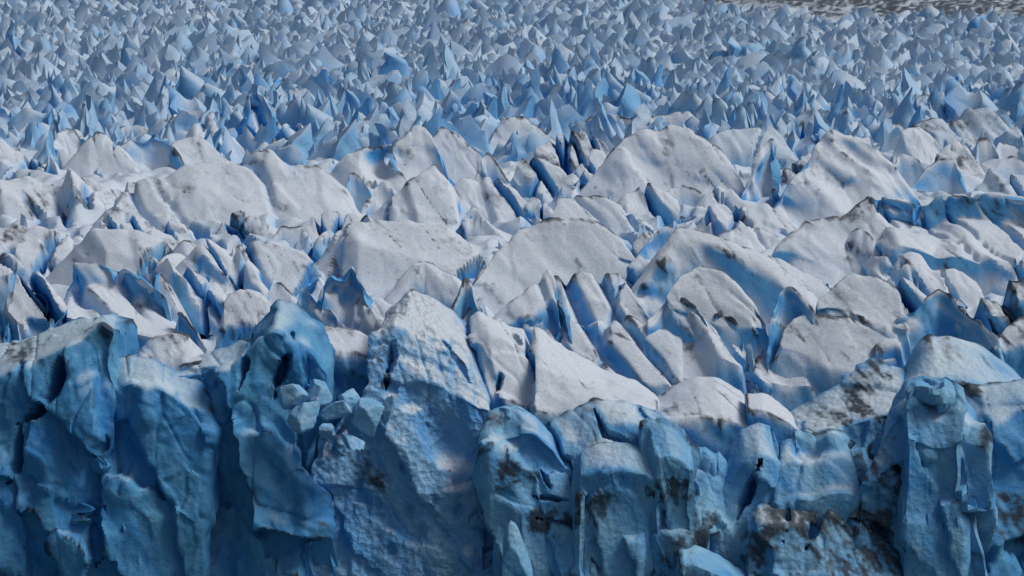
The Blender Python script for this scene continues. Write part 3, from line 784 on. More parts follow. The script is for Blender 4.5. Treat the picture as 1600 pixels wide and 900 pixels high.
ice('serac', 'slim pale blade standing alone in front of the ribbed arch', 494, [(704, 476), (718, 440), (726, 420), (735, 426), (742, 460), (752, 486)], sw=5, rough=0.35, slots=0, flute=0.4)
ice('serac', 'small white tooth at the foot of the slim blade', 492, [(728, 485), (740, 464), (750, 462), (755, 482)], sw=4, rough=0.35, slots=0)
ice('serac', 'small split blue tooth behind the smooth white ramp', 478, [(626, 468), (640, 441), (648, 452), (652, 470)], sw=4, rough=0.4, slots=0)
arch = ice('serac', 'ribbed white arch dome with a blue cave, centre', 455, [(742, 440), (770, 392), (806, 352), (848, 337), (892, 335), (936, 345), (970, 370), (992, 402)], [(735, 470), (775, 452), (806, 450), (840, 440), (880, 425), (925, 410), (960, 405), (988, 415)],
    st=1.4, cracks=[([(868, 345), (874, 375), (872, 395)], 0.9, 1.2), ([(902, 345), (903, 382)], 0.9, 1.6), ([(925, 352), (923, 382)], 1.1, 1.6), ([(846, 352), (838, 378)], 0.6, 0.9), ([(843, 388), (834, 420), (822, 446)], 2.6, 4.5), ([(890, 360), (890, 382)], 0.9, 1.2), ([(818, 400), (814, 415)], 0.8, 1.4)], rough=0.45, slots=0)
ice('shoulder', None, 434, parent=arch, crest= [(860, 402), (880, 388), (925, 384), (962, 395), (984, 416)], edge=[(862, 420), (885, 424), (925, 420), (960, 420), (985, 424)], st=1.2, rough=0.5, cracks=[([(900, 395), (898, 420)], 1.5, 1.5), ([(950, 390), (960, 415)], 0.5, 0.8)], slots=0)
ice('serac', 'broad blue-grey wing rising to a point below the arch cave', 525, [(735, 505), (770, 488), (800, 468), (832, 438), (856, 409), (866, 425), (870, 462)], [(748, 520), (780, 512), (805, 505), (830, 490), (850, 470), (862, 465), (872, 480)], st=1.2, sw=2.0, rough=0.45, slots=0.3)
ice('serac', 'white dome with a dusty rim and blue hollow, centre', 492, [(868, 428), (890, 421), (930, 417), (968, 418), (986, 440), (1000, 472)], [(880, 470), (900, 476), (930, 480), (960, 484), (985, 484), (1002, 486)], st=1.5, spots=[(885, 425, 4, 1.1), (905, 421, 3, 1.0), (880, 445, 2, 0.8)], dents=[(935, 450, 3.5, -1.6)], cracks=[([(970, 475), (970, 490)], 0.8, 1.8), ([(915, 435), (913, 450)], 0.8, 1.0)], rough=0.7, slots=0.3)
ice('serac', 'dirty pinnacle below the blue-grey wing', 502, [(820, 500), (840, 480), (864, 455), (876, 465), (888, 490)], sw=1.8, dirt=0.25, spots=[(870, 480, 3, 0.9)], rough=0.8)
ice('serac', 'small white dome with scalloped right side, right of the dusty-rimmed dome', 462, [(974, 424), (998, 410), (1018, 420), (1026, 445), (1030, 458)], sw=2.2, rough=0.7, cracks=[([(1005, 418), (1008, 428)], 0.4, 0.8)])
ice('serac', 'flat white cap above a fluted blue foot, centre right', 462, [(982, 420), (1000, 393), (1025, 395), (1055, 398), (1088, 404)], [(990, 425), (1010, 416), (1030, 420), (1055, 426), (1080, 420)], st=0.8, sw=3, rough=0.6, spots=[(1030, 400, 4, 0.5)], flute=1.5)
ice('serac', 'pointed white dome with a vertical dark scar, right of centre', 522, [(1036, 455), (1062, 418), (1096, 400), (1128, 412), (1152, 434), (1172, 464), (1196, 504)], [(1050, 485), (1075, 492), (1100, 505), (1125, 515), (1150, 515), (1175, 515), (1196, 516)],
    st=1.5, cracks=[([(1100, 410), (1090, 430), (1086, 450)], 0.6, 0.9), ([(1115, 418), (1128, 445), (1133, 462)], 0.8, 1.6), ([(1147, 445), (1156, 475), (1172, 505)], 1.8, 2.0), ([(1058, 440), (1062, 458)], 0.8, 1.6)], spots=[(1088, 438, 1.8, 1.0), (1086, 450, 1.5, 0.9)], rough=0.6, slots=0)
ice('serac', 'long grey-blue wall with a white cap running right, behind the pointed dome', 468, [(1046, 366), (1062, 352), (1100, 364), (1150, 383), (1195, 398), (1232, 428), (1262, 452)], [(1046, 385), (1062, 372), (1100, 380), (1150, 398), (1195, 420), (1232, 450), (1262, 470)], st=0.7, sw=3.5, rough=0.6, slots=0, cracks=[([(1160, 415), (1160, 438)], 0.8, 1.8), ([(1185, 450), (1195, 490)], 1.5, 3.5)])
ice('serac', 'deep blue upright block between dusty ice and the long wall', 402, [(1003, 382), (1022, 358), (1045, 347), (1062, 350), (1060, 375)], sw=5, rough=0.6, slots=0)
ice('serac', 'crumpled dirty ice choking the gully beside the arch', 400, [(978, 395), (990, 372), (1005, 358), (1020, 362), (1030, 380)], sw=1.5, dirt=0.6, rough=1.2)
ice('serac', 'small knobbly hump at the foot of the pointed dome', 512, [(1012, 485), (1042, 453), (1070, 458), (1090, 478), (1106, 504)], sw=1.6, cracks=[([(1048, 462), (1052, 476)], 1.0, 1.8), ([(1050, 480), (1050, 488)], 0.8, 1.2)], rough=0.6, slots=0)
ice('serac', 'low blue fin right of the pointed dome', 542, [(1118, 490), (1130, 477), (1150, 500), (1168, 512), (1176, 525)], sw=2.2, rough=0.6, slots=0)
ice('serac', 'long pitted pale blue ridge below the dusty-rimmed dome', 612, [(845, 505), (875, 500), (910, 488), (945, 492), (984, 484), (1012, 500), (1042, 500), (1066, 520)], [(870, 545), (900, 560), (930, 575), (955, 585), (985, 595), (1012, 598), (1042, 600), (1068, 605)],
    st=1.2, dents=[(960, 525, 1.3, -1.2), (972, 512, 1, -1), (952, 545, 1, -1), (985, 535, 1, -1), (1035, 525, 3, -2.2)], cracks=[([(908, 525), (902, 540)], 0.7, 1.5), ([(1040, 508), (1030, 545)], 1.4, 2.5), ([(990, 530), (978, 558)], 0.6, 1.0)], rough=0.7, slots=0.3)
ice('serac', 'brown-stained ridge with a dark tunnel, right of the pitted ridge', 602, [(1020, 545), (1042, 512), (1068, 503), (1100, 508), (1135, 530), (1172, 548), (1200, 575)], [(1030, 580), (1055, 585), (1080, 585), (1105, 588), (1135, 592), (1172, 595), (1205, 598)], st=1.1, cracks=[([(1088, 525), (1075, 540), (1068, 555)], 1.6, 3.0), ([(1120, 555), (1118, 580)], 0.7, 1.4)], spots=[(1062, 512, 4, 0.8), (1055, 540, 4, 0.9), (1090, 512, 3, 0.7)], rough=0.8)
ice('serac', 'small white knob under the long grey-blue wall', 556, [(1160, 535), (1176, 508), (1196, 502), (1216, 512), (1232, 532)], sw=1.6, rough=0.7, spots=[(1190, 520, 2.5, 0.5)])
ice('serac', 'dust-veined white shelf left of the slotted block, right', 608, [(1130, 560), (1165, 542), (1205, 532), (1240, 535), (1272, 550), (1295, 572)], [(1140, 590), (1170, 592), (1205, 595), (1240, 598), (1270, 600), (1300, 604)], st=1.0, spots=[(1180, 552, 5, 0.8), (1220, 545, 4, 0.7), (1240, 570, 3, 0.8)], cracks=[([(1180, 560), (1176, 590)], 1.2, 2.4), ([(1245, 550), (1238, 590)], 0.8, 1.4), ([(1200, 558), (1196, 590)], 1.2, 2.2)], dirt=0.1)
# right
ice('serac', 'broad white face with a dark scar under the dusty summit, right', 428, [(1210, 390), (1236, 362), (1258, 344), (1298, 338), (1335, 318), (1358, 300), (1368, 318)], [(1240, 405), (1258, 412), (1280, 416), (1300, 418), (1320, 420), (1340, 418), (1360, 415)],
    st=1.6, spots=[(1345, 315, 5, 1.0), (1320, 330, 5, 0.9), (1322, 405, 2.2, 1.0), (1318, 392, 1.5, 0.9), (1268, 345, 4, 0.7), (1300, 335, 4, 0.6)], cracks=[([(1342, 340), (1338, 372)], 0.6, 1.4), ([(1320, 380), (1316, 418)], 0.8, 1.0)], rough=0.7, slots=0)
ice('serac', 'pair of blue-walled ribs right of the broad white face', 428, [(1340, 350), (1352, 356), (1362, 370), (1375, 392), (1388, 424)], sw=2.8, fdx=-0.5, rough=0.6, cracks=[([(1352, 362), (1347, 395), (1352, 418)], 1.6, 4.0)], slots=0)
ice('serac', 'blue-walled block with a dark cave on its left, right', 418, [(1392, 348), (1404, 352), (1418, 372), (1436, 373), (1452, 394)], sw=3, fdx=-0.4, rough=0.7, cracks=[([(1397, 352), (1398, 385), (1405, 410)], 2.0, 4.5)], slots=0)
ice('serac', 'wide dust-veined white plateau at the right edge', 436, [(1362, 302), (1400, 304), (1440, 315), (1482, 304), (1530, 300), (1562, 297), (1640, 312)], [(1405, 385), (1440, 392), (1470, 398), (1500, 396), (1535, 404), (1570, 410), (1640, 410)],
    st=0.7, sw=5, extra=[(14, [(1385, 340), (1425, 348), (1460, 352), (1500, 345), (1540, 345), (1580, 350), (1640, 355)])], spots=[(1450, 310, 5, 0.8), (1505, 318, 4, 0.8), (1560, 310, 6, 0.7), (1580, 350, 8, 0.35)],
    cracks=[([(1515, 320), (1505, 338), (1495, 352)], 1.6, 3.5), ([(1393, 305), (1396, 318)], 1.2, 2.5), ([(1432, 335), (1436, 350)], 0.8, 1.6), ([(1440, 355), (1443, 372)], 1.2, 2.4), ([(1574, 380), (1577, 392)], 0.6, 1.2), ([(1500, 382), (1530, 402), (1565, 425)], 1.8, 3.0)], rough=0.8, slots=0.6)
ice('serac', 'dark dusty boulder-like knob on the right slope', 392, [(1460, 384), (1470, 376), (1485, 375), (1495, 384)], sw=1.5, dirt=0.9, rough=0.5, slots=0)
ice('serac', 'white ramp with a dirty left side and a fine central slot, right', 518, [(1276, 466), (1300, 442), (1322, 423), (1352, 424), (1385, 432), (1404, 450)], [(1275, 485), (1300, 482), (1324, 486), (1352, 496), (1385, 508), (1416, 515)],
    st=1.3, cracks=[([(1346, 470), (1350, 490)], 0.8, 1.8), ([(1358, 430), (1375, 465), (1386, 490)], 1.0, 0.9)], spots=[(1300, 455, 4, 0.7), (1305, 470, 3, 0.7)], rough=0.5, slots=0)
ice('serac', 'dirty flap of ice over a blue slot, right of the white ramp', 482, [(1388, 436), (1402, 430), (1425, 442), (1445, 462), (1455, 472)], [(1398, 452), (1412, 452), (1428, 460), (1445, 470), (1456, 476)], st=0.8, sw=3, spots=[(1425, 448, 4, 0.8)], rough=0.7, cracks=[([(1395, 440), (1405, 470)], 1.5, 3.5)])
ice('serac', 'white tongue with two small dusty knobs above the white ramp, right', 452, [(1405, 412), (1420, 402), (1435, 403), (1455, 425), (1490, 420), (1530, 440)], [(1415, 430), (1430, 432), (1445, 440), (1465, 446), (1495, 446), (1530, 450)], st=0.9, spots=[(1425, 408, 2.5, 0.9)], cracks=[([(1475, 425), (1482, 440)], 1.4, 3.0), ([(1470, 395), (1482, 405)], 1.4, 2.0)])
trif = ice('serac', 'triangular pale blue fin with a white back, right', 530, [(1402, 488), (1432, 478), (1450, 458), (1468, 442), (1484, 452), (1506, 478), (1532, 500), (1562, 520)], sw=3.0, rough=0.4, slots=0, cracks=[([(1514, 505), (1518, 525)], 0.6, 1.4)])
ice('tail', None, 528, parent=trif, crest= [(1490, 455), (1505, 470), (1525, 488), (1548, 502), (1566, 512)], edge=[(1500, 485), (1515, 500), (1535, 512), (1550, 520), (1562, 522)], st=0.7, rough=0.5, spots=[(1548, 510, 2, 0.6)])
ice('serac', 'dark dirty serac with a blue bowl at the right edge', 512, [(1500, 470), (1530, 456), (1556, 448), (1574, 434), (1600, 430), (1660, 440)], [(1510, 485), (1535, 490), (1560, 490), (1580, 485), (1600, 480), (1660, 480)], st=1.4, dirt=0.5, spots=[(1550, 465, 7, 1.0), (1590, 445, 7, 1.0), (1590, 480, 5, 0.9)], dents=[(1570, 478, 4, -3.0)], rough=1.0)
ice('serac', 'rounded white hood with a dark stain at the right edge', 570, [(1548, 545), (1570, 508), (1592, 490), (1620, 488), (1680, 500)], [(1556, 560), (1575, 550), (1595, 540), (1620, 545), (1680, 550)], st=2.2, spots=[(1592, 535, 3, 1.2)], rough=0.6, slots=0)
ice('serac', 'split white leaf with a blue seam, right of the long wall', 508, [(1203, 498), (1216, 455), (1228, 441), (1246, 446), (1260, 462), (1270, 474)], sw=3.2, rough=0.45, slots=0, cracks=[([(1246, 450), (1232, 475), (1220, 503)], 1.5, 2.6)])
ice('serac', 'white block cut by three deep vertical blue slots, right', 588, [(1226, 508), (1260, 476), (1300, 484), (1338, 494), (1368, 504), (1404, 515)], [(1215, 545), (1255, 555), (1295, 575), (1335, 580), (1370, 570), (1408, 560)], st=1.6, sw=4,
    cracks=[([(1272, 487), (1266, 515), (1256, 545)], 1.8, 5.0), ([(1298, 508), (1297, 545), (1297, 578)], 1.1, 4.5), ([(1340, 495), (1352, 530), (1362, 572)], 2.0, 5.5)], spots=[(1262, 480, 3, 1.0), (1275, 478, 3, 0.9), (1230, 505, 4, 0.8), (1335, 550, 4, 0.5)], rough=0.6, slots=0)
ice('serac', 'small square block with a grey cut face beside the slotted block, right', 578, [(1366, 538), (1380, 530), (1398, 525), (1408, 534)], [(1367, 548), (1382, 542), (1398, 538), (1408, 545)], st=0.8, sw=8, rough=0.35, slots=0)
# second tier, left
huge = ice('serac', 'huge smooth white dome cut by a long thin crack, upper left', 350, [(195, 292), (245, 264), (305, 250), (360, 238), (405, 230), (450, 240), (500, 256), (540, 288), (562, 325)], [(180, 322), (235, 336), (300, 344), (360, 346), (420, 346), (470, 346), (515, 345), (548, 344), (570, 343)],
    st=0.75, cracks=[([(386, 246), (382, 280), (379, 310)], 1.0, 2.5), ([(458, 250), (480, 295), (500, 315)], 1.2, 1.2), ([(448, 300), (452, 320)], 0.8, 1.5), ([(497, 292), (502, 304)], 0.8, 1.6), ([(305, 270), (307, 276)], 0.7, 1.2)], spots=[(240, 268, 6, 0.8), (505, 238, 5, 0.8), (300, 285, 8, 0.4), (210, 295, 5, 0.7)], rough=0.6, slots=0.25)
ice('serac', 'blue sliver beside a dark gap on the huge dome\'s right flank', 326, [(540, 300), (546, 264), (556, 261), (570, 278), (582, 298), (584, 318)], sw=4, rough=0.5, slots=0, cracks=[([(541, 270), (546, 300), (551, 322)], 1.6, 3.5)])
ice('serac', 'small blue-faced pyramid below the shadowed hollow, upper centre', 338, [(570, 322), (588, 284), (598, 278), (612, 288), (628, 318)], sw=3.0, rough=0.7, slots=0, flute=1.4)
ice('serac', 'white hill with a pointed hook, upper centre', 352, [(606, 296), (640, 282), (664, 258), (678, 250), (698, 272), (708, 305), (712, 330)], [(615, 325), (640, 332), (662, 338), (680, 342), (698, 346), (706, 348), (714, 348)], st=1.0, dents=[(655, 275, 3, -2.0)], spots=[(630, 280, 3, 0.8), (692, 290, 3, 0.7)], rough=0.7)
ice('serac', 'white bluff with a shadowed hollow on its right, upper centre', 290, [(540, 238), (565, 228), (592, 218), (612, 214), (616, 240)], [(555, 265), (572, 275), (590, 282), (605, 282), (614, 278)], st=1.4, dents=[(596, 255, 6, -4.0)], rough=0.6, slots=0)
ice('serac', 'dusty white shoulder left of the long dark-blue cleft, upper centre', 285, [(613, 222), (636, 202), (645, 188), (664, 190), (676, 205), (690, 245), (700, 275)], [(614, 270), (635, 272), (648, 272), (662, 270), (676, 265), (692, 272), (702, 288)], st=1.8, spots=[(635, 235, 5, 0.8), (640, 210, 4, 0.7)], rough=0.7, slots=0)
ice('serac', 'tall smooth slab right of the long dark-blue cleft, upper centre', 282, [(682, 202), (690, 192), (712, 205), (735, 225), (752, 238), (756, 262)], [(708, 272), (714, 270), (722, 272), (734, 274), (745, 272), (756, 274)], st=1.8, fdx=-0.3, cracks=[([(702, 212), (725, 240), (736, 262)], 0.7, 1.0)], rough=0.5, slots=0)
ice('serac', 'square-topped tower with a bright blue side, upper centre', 196, [(640, 192), (648, 152), (657, 146), (680, 154), (694, 168), (706, 190)], [(640, 194), (650, 186), (662, 182), (680, 184), (694, 188), (706, 194)], st=2.5, cracks=[([(650, 152), (648, 186)], 2.2, 4.0)], rough=0.5, slots=0)
ice('serac', 'grey-blue fan-shaped fin, upper centre', 278, [(728, 276), (744, 250), (760, 232), (770, 240), (780, 258)], sw=3, rough=0.6, slots=0)
ice('serac', 'low toothed blue wall behind the tall smooth slab', 206, [(704, 180), (725, 172), (745, 173), (768, 166), (786, 178), (792, 190)], sw=4, rough=0.6, slots=0)
ice('serac', 'jumbled white slope above a black-blue cave, centre', 345, [(708, 284), (722, 275), (748, 272), (775, 266), (802, 288), (822, 310)], [(715, 310), (730, 320), (750, 328), (775, 335), (800, 338), (825, 340)], st=1.0, spots=[(775, 310, 5, 0.5)], cracks=[([(735, 285), (740, 300)], 1.0, 2.0), ([(800, 318), (802, 335)], 1.2, 2.4)])
ice('serac', 'blue fin in the mouth of the black-blue cave, centre', 368, [(712, 345), (728, 325), (744, 317), (758, 332), (776, 356), (790, 366)], sw=2.6, rough=0.8, fdx=-0.4)
ice('serac', 'large concave blue wall of a bowl, upper left', 264, [(183, 226), (200, 212), (222, 206), (240, 196), (256, 204), (272, 226)], sw=4.5, rough=0.5, slots=0, dents=[(235, 235, 8, -2.0)], flute=0.6)
ice('serac', 'striped white flank left of the blue bowl', 268, [(138, 212), (150, 202), (168, 206), (188, 226), (204, 246), (216, 262)], [(140, 250), (152, 254), (168, 258), (186, 262), (200, 264), (214, 266)], st=1.1, spots=[(155, 205, 4, 0.6)], rough=0.6)
ice('serac', 'white shoulder right of the blue bowl with a blue notch', 262, [(262, 240), (272, 216), (292, 206), (314, 206), (334, 226), (356, 244)], [(268, 258), (280, 258), (296, 258), (314, 256), (334, 256), (356, 254)], st=1.1, spots=[(315, 215, 4, 0.5), (310, 245, 4, 0.6)], rough=0.7, cracks=[([(268, 225), (270, 250)], 1.4, 2.5)])
ice('serac', 'long dusty hump at the left edge', 332, [(-40, 292), (20, 278), (45, 266), (80, 272), (115, 284), (150, 302), (170, 322)], [(-40, 310), (20, 312), (50, 318), (85, 326), (115, 330), (145, 332), (170, 332)], st=0.6, dirt=0.12, spots=[(36, 276, 3, 0.8), (75, 300, 5, 0.6)], cracks=[([(36, 270), (34, 286)], 1.0, 2.4)], rough=0.7)
ice('serac', 'three small blue-slotted teeth at the left edge', 322, [(-8, 304), (6, 292), (18, 288), (26, 300), (33, 318)], sw=3, rough=0.8, cracks=[([(4, 295), (4, 312)], 1.0, 2.5), ([(18, 292), (14, 314)], 1.0, 2.5)])
ice('serac', 'grey hollowed block among white slopes, left', 332, [(94, 316), (106, 300), (118, 298), (130, 312), (136, 328)], sw=2, dirt=0.45, rough=1.1)
ice('serac', 'small blue triangle against white slopes, upper left', 271, [(66, 270), (78, 238), (84, 246), (91, 269)], sw=5, rough=0.4, slots=0)
ice('serac', 'small dusty mound left of the huge dome', 318, [(122, 288), (140, 275), (158, 278), (190, 275), (215, 284)], [(128, 306), (145, 308), (165, 312), (190, 312), (215, 314)], st=0.7, dirt=0.3, spots=[(195, 262, 5, 0.9)])
ice('serac', 'white peak with a pale blue hollow, upper left', 222, [(18, 212), (30, 196), (40, 183), (50, 192), (62, 218)], sw=2, rough=0.7, dents=[(48, 205, 3, -2)])
ice('serac', 'cluster-topped blue and white block, upper left', 246, [(80, 230), (90, 205), (102, 187), (120, 190), (130, 210), (142, 226)], [(84, 238), (95, 236), (106, 236), (118, 238), (130, 240), (142, 242)], st=2.2, rough=1.0, spots=[(110, 195, 3, 0.6)])
ice('serac', 'white hummock with small blue slots, upper left edge', 262, [(-30, 236), (0, 226), (20, 232), (40, 240), (68, 250)], [(-30, 252), (0, 254), (22, 256), (45, 258), (68, 260)], st=0.9, dirt=0.2, rough=0.9)
ice('serac', 'white hollow-sided ridge between the triangle and the striped flank', 262, [(80, 250), (95, 232), (115, 236), (135, 246), (150, 258)], sw=1.3, rough=0.8, cracks=[([(114, 246), (116, 258)], 1.0, 2.4)])
ice('serac', 'low pale blue ledge above the blue bowl', 214, [(176, 204), (192, 192), (212, 190), (228, 195), (240, 206)], sw=3.5, rough=0.6, slots=0)
ice('serac', 'sheer blue face below dusty caps, upper left of the huge dome', 206, [(262, 190), (275, 172), (298, 164), (318, 167), (332, 188)], sw=4, rough=0.6, slots=0)
ice('serac', 'long white rib falling right, above the huge dome', 238, [(318, 178), (330, 170), (350, 192), (375, 215), (395, 232)], sw=1.4, fdx=-0.5, rough=0.7)
ice('serac', 'spired white and blue fin group above the huge dome', 224, [(372, 210), (384, 165), (395, 143), (410, 146), (428, 164), (446, 205)], sw=3, rough=0.9, flute=1.6, cracks=[([(428, 160), (430, 205)], 1.6, 3.0)])
ice('serac', 'blue-hollowed fin right of the spired group', 240, [(425, 228), (440, 190), (455, 176), (472, 182), (482, 210), (488, 235)], sw=3, rough=0.9, dents=[(455, 205, 4, -3.0)])
ice('serac', 'pointed fin with a pale blue face above the huge dome\'s right side', 232, [(510, 225), (520, 196), (530, 178), (538, 194), (556, 220)], sw=2.4, rough=0.6)
ice('serac', 'white twin-topped block with a dark stain, upper centre', 218, [(544, 200), (555, 166), (566, 170), (580, 182), (592, 212)], sw=2, rough=0.9, spots=[(575, 195, 3, 0.9)])
ice('serac', 'small curled white block behind the dusty shoulder, upper centre', 215, [(582, 212), (592, 186), (604, 185), (620, 198), (632, 212)], sw=2, rough=0.8, spots=[(608, 190, 2, 0.6)])
ice('serac', 'white dented knolls at the huge dome\'s lower left', 362, [(160, 335), (180, 322), (205, 326), (235, 336), (262, 345), (285, 352)], [(165, 352), (185, 354), (210, 356), (235, 358), (262, 360), (288, 362)], st=0.8, spots=[(185, 328, 4, 0.9), (245, 342, 4, 0.8)], rough=1.0)
ice('serac', 'dark-rimmed low arch at the huge dome\'s foot', 362, [(345, 348), (355, 335), (375, 325), (395, 332), (412, 345)], sw=1.6, dirt=0.4, rough=0.8)
ice('serac', 'blue-faced step below the huge dome', 372, [(430, 358), (440, 347), (455, 348), (470, 346), (482, 368)], sw=3, rough=0.6, slots=0)
ice('serac', 'rough dusty shelf below the huge dome\'s right side', 372, [(470, 345), (500, 330), (530, 330), (560, 336), (585, 350)], [(480, 362), (505, 365), (530, 366), (558, 368), (585, 370)], st=0.8, dirt=0.2, rough=0.9)
# second tier, centre and right
ice('serac', 'large bright white wall with a notched top, upper centre right', 308, [(972, 214), (985, 201), (1015, 198), (1035, 196), (1052, 189), (1072, 194), (1095, 204), (1120, 222), (1142, 244), (1160, 275), (1170, 308)], [(976, 282), (990, 288), (1010, 292), (1030, 296), (1052, 298), (1072, 300), (1095, 302), (1120, 304), (1142, 306), (1160, 308), (1172, 312)],
    st=1.7, cracks=[([(1065, 195), (1068, 215)], 0.8, 1.2), ([(1042, 238), (1042, 252)], 0.9, 1.6), ([(1062, 268), (1064, 278)], 0.9, 1.8), ([(1086, 215), (1090, 232)], 0.5, 0.6)], spots=[(1040, 262, 2.0, 0.9), (1043, 278, 2.0, 0.8), (1076, 268, 1.2, 0.9), (1097, 265, 1.2, 0.9), (985, 205, 3, 0.6)], rough=0.5, slots=0)
ice('serac', 'smooth white dome left of the dirty fluted mound, upper centre', 240, [(760, 228), (770, 200), (790, 184), (816, 177), (832, 190), (850, 204), (862, 212)], [(762, 236), (778, 234), (796, 234), (814, 232), (832, 230), (850, 228), (864, 228)], st=1.3, rough=0.5, slots=0, cracks=[([(790, 232), (793, 238)], 0.7, 1.2)])
ice('serac', 'dirty fluted mound, upper centre', 258, [(838, 236), (868, 202), (892, 190), (915, 198), (938, 212), (962, 228)], [(842, 246), (866, 248), (890, 250), (914, 250), (938, 250), (962, 252)], st=1.3, dirt=0.4, spots=[(890, 200, 5, 1.1), (910, 225, 5, 1.0), (865, 220, 4, 0.8)], rough=1.2, cracks=[([(825, 220), (818, 240)], 1.0, 2.4), ([(870, 215), (862, 240)], 1.4, 2.8), ([(880, 222), (876, 240)], 1.2, 2.4)])
ice('serac', 'white ramp with a dark blue shaft on its right, upper centre', 272, [(918, 240), (928, 224), (942, 226), (958, 238), (972, 262)], [(920, 258), (930, 260), (944, 262), (958, 264), (972, 268)], st=1.2, rough=0.6, cracks=[([(969, 228), (972, 252)], 1.8, 3.5)])
ice('serac', 'blue-fronted curved block below the notched white wall', 306, [(904, 282), (914, 258), (930, 258), (948, 270), (962, 290), (978, 304)], sw=2.8, fdx=-0.4, rough=0.6)
ice('serac', 'slotted knobbly white block, left of the blue-fronted curved one', 300, [(800, 268), (822, 244), (850, 244), (862, 254), (884, 258), (902, 284)], [(802, 288), (822, 290), (845, 292), (862, 294), (884, 296), (902, 298)], st=1.5, cracks=[([(858, 248), (846, 275)], 1.4, 3.0), ([(881, 255), (888, 277)], 1.4, 3.0), ([(835, 288), (840, 296)], 0.8, 1.4)], spots=[(820, 246, 2.5, 0.8), (898, 275, 4, 0.9)], rough=0.8)
ice('serac', 'broad smooth white dome below the slotted block', 358, [(860, 335), (868, 306), (898, 297), (942, 304), (976, 322), (1016, 352)], [(862, 346), (880, 342), (905, 342), (942, 344), (978, 350), (1016, 356)], st=1.0, rough=0.45, slots=0.2, cracks=[([(880, 300), (882, 315)], 0.5, 0.6)])
ice('serac', 'small fin with a dark blue recess, left of the broad smooth dome', 345, [(822, 315), (832, 300), (850, 308), (866, 326), (870, 340)], sw=2.4, rough=0.6, cracks=[([(858, 318), (862, 332)], 1.0, 2.0)])
ice('serac', 'cratered white slope, centre right', 342, [(976, 292), (990, 282), (1018, 288), (1036, 300), (1062, 322)], [(980, 315), (995, 322), (1018, 328), (1036, 334), (1062, 340)], st=0.9, rough=0.8, cracks=[([(1016, 315), (1016, 335)], 1.5, 3.0), ([(1055, 318), (1060, 335)], 1.5, 3.0)])
ice('serac', 'curved blue-faced lip below the notched white wall', 322, [(1046, 292), (1062, 282), (1085, 288), (1102, 300), (1114, 318)], sw=3, rough=0.5, slots=0)
ice('serac', 'white apron under the right end of the notched wall', 326, [(1100, 290), (1120, 280), (1145, 292), (1162, 306), (1178, 322)], sw=1.2, rough=0.6)
ice('serac', 'pale grey-blue ridge behind the notched white wall', 215, [(905, 188), (935, 172), (965, 174), (985, 180), (1002, 172), (1015, 198)], sw=3, rough=0.5, slots=0)
ice('serac', 'low blue-grey rampart right behind the notched wall', 206, [(1002, 182), (1030, 172), (1052, 170), (1078, 170), (1096, 184), (1120, 190)], sw=3, rough=0.5, slots=0)
ice('serac', 'shaded blue-grey slope right of the notched wall', 262, [(1108, 212), (1135, 196), (1175, 192), (1205, 190), (1225, 206), (1240, 235)], [(1125, 235), (1150, 235), (1175, 238), (1200, 242), (1225, 246), (1240, 250)], st=1.2, sw=3, rough=0.7, slots=0.4, mat=M_FAR, cracks=[([(1150, 222), (1165, 240)], 0.8, 1.6)])
ice('serac', 'pale blue shards in the gap beside the fluted cone', 310, [(1160, 300), (1175, 268), (1192, 222), (1206, 212), (1212, 250), (1218, 290)], sw=3, rough=1.0, flute=1.5)
ice('serac', 'small pale tooth at the foot of the shards, right of centre', 322, [(1194, 318), (1200, 292), (1210, 288), (1220, 306), (1232, 330)], sw=3, rough=0.5)
cone = ice('serac', 'great fluted cone of dirty white ice, upper right', 334, [(1238, 280), (1262, 238), (1285, 208), (1304, 199), (1330, 201), (1352, 203), (1366, 215)], [(1206, 326), (1235, 330), (1262, 322), (1288, 316), (1312, 308), (1340, 302), (1360, 298)],
    st=1.6, cracks=[([(1256, 268), (1252, 300), (1245, 330)], 2.0, 4.0), ([(1318, 270), (1325, 295)], 1.6, 2.4), ([(1338, 225), (1345, 260), (1352, 290)], 0.8, 1.6), ([(1300, 215), (1290, 245)], 2.0, 2.0), ([(1300, 285), (1302, 318)], 1.4, 2.6)], spots=[(1300, 215, 5, 0.7), (1310, 240, 5, 0.6), (1322, 285, 3, 0.6), (1280, 235, 5, 0.6)], rough=1.0, flute=1.6, slots=0)
ice('flank', 'dirty grey flank', 300, parent=cone, crest= [(1212, 282), (1232, 258), (1250, 236), (1268, 222), (1282, 214)], sw=1.5, dirt=0.5, rough=1.0, flute=1.5)
ice('serac', 'deep blue wall sweeping down right of the fluted cone', 308, [(1346, 212), (1360, 204), (1374, 234), (1392, 260), (1412, 284), (1456, 296)], sw=3.2, rough=0.5, slots=0, cracks=[([(1354, 225), (1356, 265), (1362, 296)], 3.0, 5.0)])
ice('serac', 'rounded blue-grey block right of the deep blue wall', 298, [(1396, 256), (1406, 234), (1428, 238), (1446, 252), (1456, 285)], sw=4, rough=0.4, slots=0, spots=[(1432, 242, 2.5, 0.5)])
ice('serac', 'flat-topped blue block with bright blue left side, right', 302, [(1448, 255), (1468, 243), (1492, 242), (1502, 262), (1513, 298)], sw=5, rough=0.4, slots=0)
ice('serac', 'white dusty slope above the rounded blue-grey block', 250, [(1408, 212), (1424, 193), (1448, 196), (1468, 214), (1482, 240)], [(1412, 228), (1428, 235), (1448, 240), (1466, 244), (1482, 246)], st=1.3, rough=0.7, cracks=[([(1430, 218), (1431, 236)], 0.7, 1.6)], spots=[(1460, 225, 3, 0.6)])
